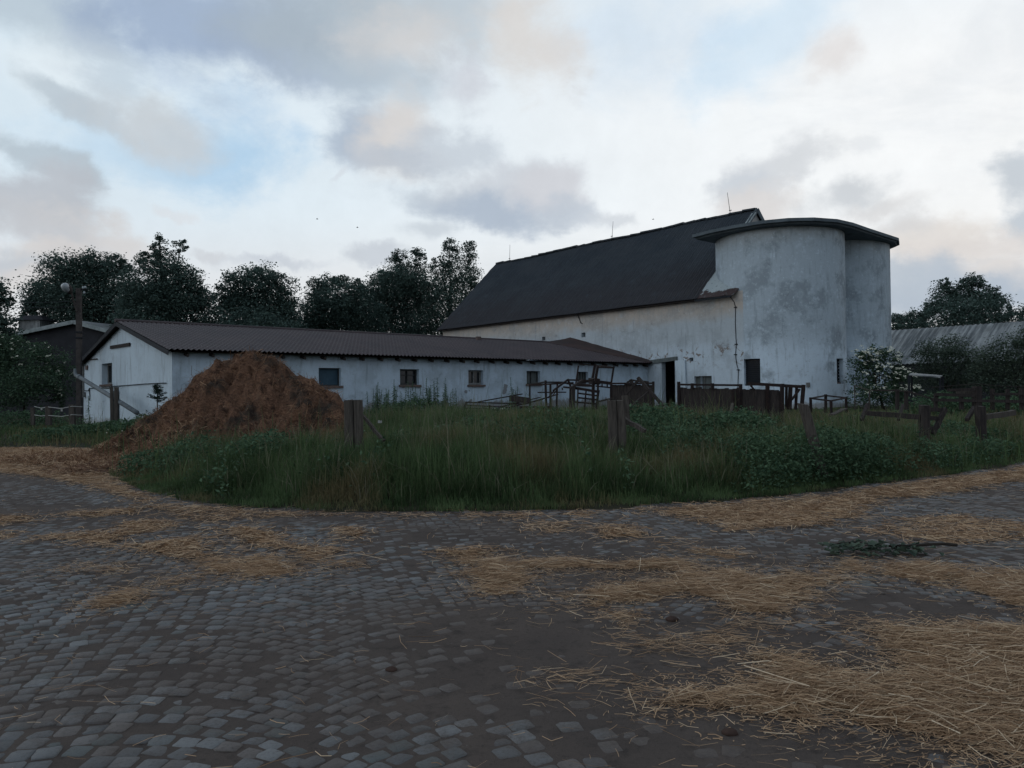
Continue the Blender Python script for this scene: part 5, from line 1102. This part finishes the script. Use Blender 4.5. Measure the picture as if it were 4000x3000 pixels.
# ------------------------------------------------------------------ branch on the cobbles, dung
br = thing('fallen_branch', gnd(3450, 2160), 'fallen leafy green branch lying on the cobbles at right', 'branch')
A_ = gnd(3240, 2150, .03); B_ = gnd(3725, 2148, .03); st = [A_ + (B_ - A_) * t + V(0, .06 * sin(t * 5), .05 + .02 * sin(t * 9)) for t in np.linspace(0, 1, 10)]
m = MB(); m.tube(st, [.006 + .0012 * i for i in range(10)], 6)
m.tube([st[4], st[4] + V(-.2, -.12, .03), st[4] + V(-.4, -.16, .01)], [.006, .005, .003], 5); m.tube([st[6], st[6] + V(-.2, -.10, .03), st[6] + V(-.3, -.2, .01)], [.006, .005, .003], 5)
m.build('stem', M['bark'], br)
vv = []; qq = []
for _ in range(85):
    t = random.random() ** 1.2 * .78; p = A_ + (B_ - A_) * t + V(random.gauss(0, .05), random.gauss(-.05, .09), 0); a = random.uniform(0, 2 * pi); L_ = random.uniform(.07, .14); wd = L_ * .36
    d = V(cos(a), sin(a), random.uniform(-.2, .35)); s_ = V(-sin(a), cos(a), random.uniform(-.4, .4)); z0 = random.uniform(.02, .1); b = len(vv); p = V(p[0], p[1], z0)
    vv += [p, p + d * L_ * .35 + s_ * wd, p + d * L_ * .8 + s_ * wd * .7 + Z * .012, p + d * L_ - Z * .02, p + d * L_ * .8 - s_ * wd * .7 + Z * .012, p + d * L_ * .35 - s_ * wd, p + d * L_ * .55 - Z * .012]
    qq += [[b, b + 1, b + 2, b + 6], [b + 6, b + 2, b + 3, b + 3], [b + 6, b + 3, b + 4, b + 4], [b, b + 6, b + 4, b + 5]]
sz = []; lp = []
for f in qq:
    g = list(dict.fromkeys(f)); sz.append(len(g)); lp += g
vv = np.array(vv); vv[:, 2] = np.maximum(vv[:, 2], .012)
add_mesh('leaves', vv, sz, lp, M['leaf2'], br, attrs={'rnd': np.repeat(rng.random(85), 7), 'dry': np.zeros(len(vv))})
for (px, py, s_, lab) in ((1528, 2620, .026, 'dark dung lump on bare cobbles at centre left'), (2624, 2424, .035, 'dark dung lump beside the straw point in the middle'), (2850, 2868, .03, 'dark dung lump at the lower edge of the near straw'), (3010, 2330, .025, 'small dark lump half buried in the middle straw')):
    c = gnd(px, py); vv = []
    for i in range(7):
        ph = -.4 + (pi / 2 + .4) * i / 6
        for k in range(12): a = 2 * pi * k / 12; r = s_ * cos(ph) * random.uniform(.82, 1.15); vv.append(c + V(r * 1.3 * cos(a), r * sin(a), s_ * .75 * sin(ph) + .005))
    i = np.arange(6)[:, None] * 12 + np.arange(12)[None]; j = np.arange(6)[:, None] * 12 + (np.arange(12)[None] + 1) % 12
    tag(quads('dung_lump', vv, np.stack([i, j, j + 12, i + 12], -1).reshape(-1, 4), M['rubble'], smooth=True, origin=c), lab, 'dung', 'dung lumps on the cobbles')
# birds
for (px, py, lab) in ((1239, 856, 'tiny dark bird highest of the pair left of the barn'), (1396, 889, 'tiny dark bird lower of the pair left of the barn'), (2551, 857, 'tiny dark bird alone above the barn ridge')):
    c = at(px, py, 95); m = MB(); m.tube([c + V(-.14, 0, 0), c + V(-.05, 0, .01), c + V(.06, 0, 0), c + V(.16, 0, -.01)], [.01, .04, .035, .006], 6)
    for s_ in (-1, 1): m.face(c + V(-.05, 0, .02), c + V(.05, 0, .02), c + V(.06, s_ * .16, .09), c + V(.0, s_ * .3, .05)); 
    tag(m.build('bird', M['dark'], origin=c), lab, 'bird', 'birds in the sky')

# ------------------------------------------------------------------ sky
def srgb(c): return tuple((x / 255 / 12.92) if x / 255 <= .04045 else ((x / 255 + .055) / 1.055) ** 2.4 for x in c)
SUN_EL, SUN_AZ = radians(16), radians(238)     # soft low light from behind left (compass angle from +Y, clockwise)
world = bpy.data.worlds.new('World'); scn.world = world; world.use_nodes = True
wt = world.node_tree; wt.nodes.clear()
out = N(wt, 'ShaderNodeOutputWorld'); bg = N(wt, 'ShaderNodeBackground'); L(wt, bg.outputs[0], out.inputs['Surface']); bg.inputs['Strength'].default_value = 0.1
sky = N(wt, 'ShaderNodeTexSky', sky_type='NISHITA'); sky.sun_disc = False; sky.sun_elevation = SUN_EL; sky.sun_rotation = SUN_AZ
tc = N(wt, 'ShaderNodeTexCoord').outputs['Generated']
sep = N(wt, 'ShaderNodeSeparateXYZ'); L(wt, tc, sep.inputs[0])
az = math_(wt, 'ARCTAN2', sep.outputs['X'], sep.outputs['Y']); el = math_(wt, 'ARCSINE', sep.outputs['Z'])
cmb = N(wt, 'ShaderNodeCombineXYZ'); L(wt, az, cmb.inputs[0]); L(wt, el, cmb.inputs[1])
def wnoise(scale, detail, rough, amp):
    n = N(wt, 'ShaderNodeTexNoise'); L(wt, tc, n.inputs['Vector']); n.inputs['Scale'].default_value = scale; n.inputs['Detail'].default_value = detail; n.inputs['Roughness'].default_value = rough
    s = N(wt, 'ShaderNodeVectorMath', operation='SUBTRACT'); L(wt, n.outputs['Color'], s.inputs[0]); s.inputs[1].default_value = (.5, .5, .5)
    k = N(wt, 'ShaderNodeVectorMath', operation='MULTIPLY'); L(wt, s.outputs[0], k.inputs[0]); k.inputs[1].default_value = (amp, amp * .7, 0); return k.outputs[0]
def vadd(a, b):
    n = N(wt, 'ShaderNodeVectorMath', operation='ADD'); L(wt, a, n.inputs[0]); L(wt, b, n.inputs[1]); return n.outputs[0]
wp = vadd(cmb.outputs[0], vadd(wnoise(5.0, 7, .58, .16), wnoise(22, 5, .6, .035)))
def direl(px, py):
    d = ray(px, py); d = d / np.linalg.norm(d); return atan2(d[0], d[1]), math.asin(d[2])
def kc(c, k=10.0): return tuple(x * k for x in srgb(c))
h1 = mapr(wt, az, -.62, .62)
lowc = mix(wt, h1, kc((228, 230, 233)), kc((251, 250, 248)))
midc = mix(wt, h1, kc((221, 236, 246)), kc((253, 254, 254)))
hic = mix(wt, h1, kc((210, 226, 237)), kc((236, 244, 250)))
base = mix(wt, mapr(wt, el, .10, .26), lowc, midc); base = mix(wt, mapr(wt, el, .34, .52), base, hic)
# unseen rest of dome: grey cloud added, brighter behind left to shape the light
nn_ = noise(wt, tc, 3.2, 6, .6)
dome = mix(wt, mapr(wt, nn_, .40, .62), kc((176, 197, 220)), kc((126, 143, 167)))
dm = N(wt, 'ShaderNodeVectorMath', operation='DOT_PRODUCT'); L(wt, tc, dm.inputs[0]); dm.inputs[1].default_value = (-.8, -.5, 0)
dome = mix(wt, mapr(wt, dm.outputs['Value'], -.5, .8), mix(wt, .45, dome, (0, 0, 0)), mix(wt, .5, dome, kc((205, 218, 232))))
base = mix(wt, mapr(wt, el, .48, .75), base, dome)
back = math_(wt, 'MULTIPLY', mapr(wt, sep.outputs['Y'], .25, -.35), .8); base = mix(wt, back, base, dome)
m_ = N(wt, 'ShaderNodeMix', data_type='RGBA'); m_.inputs[0].default_value = .06; L(wt, base, m_.inputs[6]); L(wt, sky.outputs[0], m_.inputs[7]); base = m_.outputs[2]
CL = [ # px, py, rx, ry, colour, alpha, softness, rotation deg
 (750, 590, 420, 150, (172, 205, 232), .85, .1, 0), (880, 420, 260, 110, (180, 206, 231), .65, .1, -15), (2550, 150, 330, 220, (205, 222, 238), .6, .1, 0), (3000, 160, 330, 150, (200, 224, 243), .6, .1, 30), (330, 600, 260, 110, (205, 224, 238), .5, .1, 0),
 (120, 50, 330, 120, (182, 197, 209), .85, .3, 0), (820, 110, 480, 215, (160, 178, 203), .95, .35, 8), (1180, 260, 330, 150, (160, 176, 198), .8, .3, 0), (1330, 110, 430, 220, (170, 183, 194), .85, .3, 0), (1780, 90, 420, 200, (186, 197, 206), .8, .3, 0), (1560, 200, 250, 140, (202, 203, 204), .85, .2, 0), (2090, 120, 240, 230, (218, 215, 211), .9, .35, -30), (1530, 360, 420, 120, (182, 196, 208), .7, .2, 0), (1830, 350, 150, 110, (206, 208, 216), .6, .2, 0), (2250, 230, 130, 110, (222, 219, 216), .7, .3, 0),
 (150, 220, 240, 110, (232, 241, 246), .6, .1, 0), (640, 300, 170, 60, (205, 220, 235), .5, .2, 0),
 (430, 290, 130, 120, (186, 200, 212), .6, .3, 0), (190, 340, 170, 55, (184, 197, 207), .8, .3, -25), (340, 430, 170, 55, (188, 200, 210), .8, .3, -25), (580, 480, 220, 110, (200, 205, 209), .8, .25, -15), (850, 400, 120, 40, (188, 203, 219), .5, .3, -30),
 (150, 640, 130, 50, (180, 193, 203), .85, .4, -25), (640, 620, 100, 25, (196, 210, 222), .5, .3, -10),
 (1400, 560, 170, 130, (172, 186, 203), .9, .4, -25), (1560, 560, 185, 165, (214, 211, 209), .95, .35, -20), (1760, 610, 200, 80, (194, 203, 213), .8, .4, 0), (1560, 660, 180, 50, (186, 196, 208), .7, .3, 0),
 (1690, 800, 170, 80, (186, 197, 209), .7, .4, 0), (1960, 790, 320, 130, (200, 206, 214), .85, .4, 0), (1920, 850, 320, 75, (174, 187, 203), .9, .35, -5), (2120, 770, 160, 75, (209, 211, 217), .8, .3, 0), (2240, 850, 140, 60, (192, 201, 212), .7, .4, 0), (2400, 840, 90, 28, (205, 211, 218), .7, .4, 0), (1350, 720, 60, 22, (208, 214, 222), .5, .4, 30),
 (60, 780, 190, 110, (186, 192, 200), .95, .5, 0), (170, 880, 300, 85, (196, 199, 204), .9, .35, -8), (420, 940, 220, 80, (212, 209, 208), .8, .3, -15), (80, 1000, 350, 60, (184, 190, 198), .7, .3, 0), (150, 950, 160, 40, (214, 208, 204), .7, .3, 0), (100, 1070, 250, 50, (212, 207, 203), .7, .3, 0), (820, 975, 80, 20, (204, 208, 214), .7, .3, -10), (1080, 1010, 220, 24, (196, 203, 213), .7, .3, 0), (1450, 1000, 120, 40, (194, 201, 210), .8, .4, -10), (1680, 930, 120, 50, (196, 205, 214), .7, .3, 0), (650, 820, 90, 22, (216, 218, 222), .5, .3, -10),
 (2980, 670, 230, 85, (212, 216, 221), .9, .4, 12), (2900, 710, 130, 60, (202, 209, 217), .8, .4, 0), (3130, 640, 130, 60, (214, 218, 222), .8, .4, 10), (2920, 790, 170, 80, (220, 216, 214), .85, .3, 0), (2700, 870, 140, 50, (216, 215, 215), .8, .4, 0), (3320, 790, 180, 80, (204, 209, 214), .9, .4, 0), (3430, 840, 160, 40, (214, 215, 216), .7, .3, 0), (3235, 240, 130, 100, (232, 227, 225), .8, .35, 0), (3360, 590, 70, 40, (224, 228, 232), .6, .3, 0),
 (3980, 700, 100, 70, (196, 204, 212), .9, .5, 0), (3990, 880, 80, 70, (192, 201, 210), .9, .4, 0), (3600, 950, 190, 75, (232, 225, 217), .9, .4, 0), (3520, 900, 110, 50, (205, 208, 212), .5, .3, 0), (3700, 1000, 260, 60, (222, 215, 210), .8, .3, 0), (3760, 1140, 420, 100, (176, 188, 202), .95, .3, 0), (3560, 1090, 160, 80, (184, 194, 205), .8, .3, 0), (3860, 1050, 110, 40, (228, 222, 217), .85, .4, 0), (3980, 1080, 150, 40, (206, 208, 212), .7, .3, 0), (3940, 960, 100, 40, (224, 218, 214), .6, .3, 0)]
cn = math_(wt, 'MULTIPLY', math_(wt, 'SUBTRACT', noise(wt, stretch(wt, tc, (1, 1, 1.7)), 7.5, 9, .62, .25), .5), 2.1)
# thin streaks of high cloud
hz_ = noise(wt, stretch(wt, tc, (1.0, 1.0, 3.2)), 3.0, 8, .62, .6)
base = mix(wt, mapr(wt, hz_, .50, .74, 0, .28), base, kc((206, 214, 223)))
colr = base
for (px, py, rx, ry, c, al, hard, rt) in CL:
    a0, e0 = direl(px, py); mp_ = N(wt, 'ShaderNodeMapping', vector_type='TEXTURE'); L(wt, wp, mp_.inputs['Vector'])
    mp_.inputs['Location'].default_value = (a0, e0, 0); mp_.inputs['Rotation'].default_value = (0, 0, radians(rt)); mp_.inputs['Scale'].default_value = (rx / FPX, ry / FPX, 1)
    ln = N(wt, 'ShaderNodeVectorMath', operation='LENGTH'); L(wt, mp_.outputs[0], ln.inputs[0])
    dv = math_(wt, 'ADD', ln.outputs['Value'], cn)
    f = mapr(wt, dv, 1.36 - hard * .25, .14 + hard * .48, 0, al)
    if c[0] >= c[2] - 2: c = tuple(a * .6 + b * .4 for a, b in zip(c, (216, 215, 216)))
    colr = mix(wt, f, colr, kc(c))
tx = math_(wt, 'ADD', math_(wt, 'MULTIPLY', noise(wt, tc, 16, 8, .65), .16), .92)
vm = N(wt, 'ShaderNodeVectorMath', operation='SCALE'); L(wt, colr, vm.inputs[0]); L(wt, tx, vm.inputs['Scale'])
L(wt, vm.outputs[0], bg.inputs['Color'])
sun = bpy.data.lights.new('sun', 'SUN'); sun.energy = 0.2; sun.angle = radians(40); sun.color = (1.0, .97, .93)
so = bpy.data.objects.new('sun', sun); col.objects.link(so)
sd_ = V(sin(SUN_AZ) * cos(SUN_EL), cos(SUN_AZ) * cos(SUN_EL), sin(SUN_EL))
from mathutils import Vector, Matrix
so.rotation_euler = Vector(tuple(sd_)).to_track_quat('Z', 'Y').to_euler(); so.location = tuple(sd_ * 60)

# ------------------------------------------------------------------ camera, view
cam = bpy.data.cameras.new('camera'); co = bpy.data.objects.new('camera', cam); col.objects.link(co); scn.camera = co
cam.sensor_width = 36.0; cam.lens = 36.0 * FPX / 4000.0; cam.clip_start = .05; cam.clip_end = 3000
mw = Matrix(((Rv[0], Uv[0], -Fv[0], 0), (Rv[1], Uv[1], -Fv[1], 0), (Rv[2], Uv[2], -Fv[2], EYE), (0, 0, 0, 1))); co.matrix_world = mw
scn.view_settings.view_transform = 'Standard'; scn.view_settings.look = 'None'; scn.view_settings.exposure = 0.0; scn.view_settings.gamma = 1.0
scn.cycles.max_bounces = 5; scn.cycles.diffuse_bounces = 3; scn.cycles.transparent_max_bounces = 4
scn.render.resolution_x = 1024; scn.render.resolution_y = 768
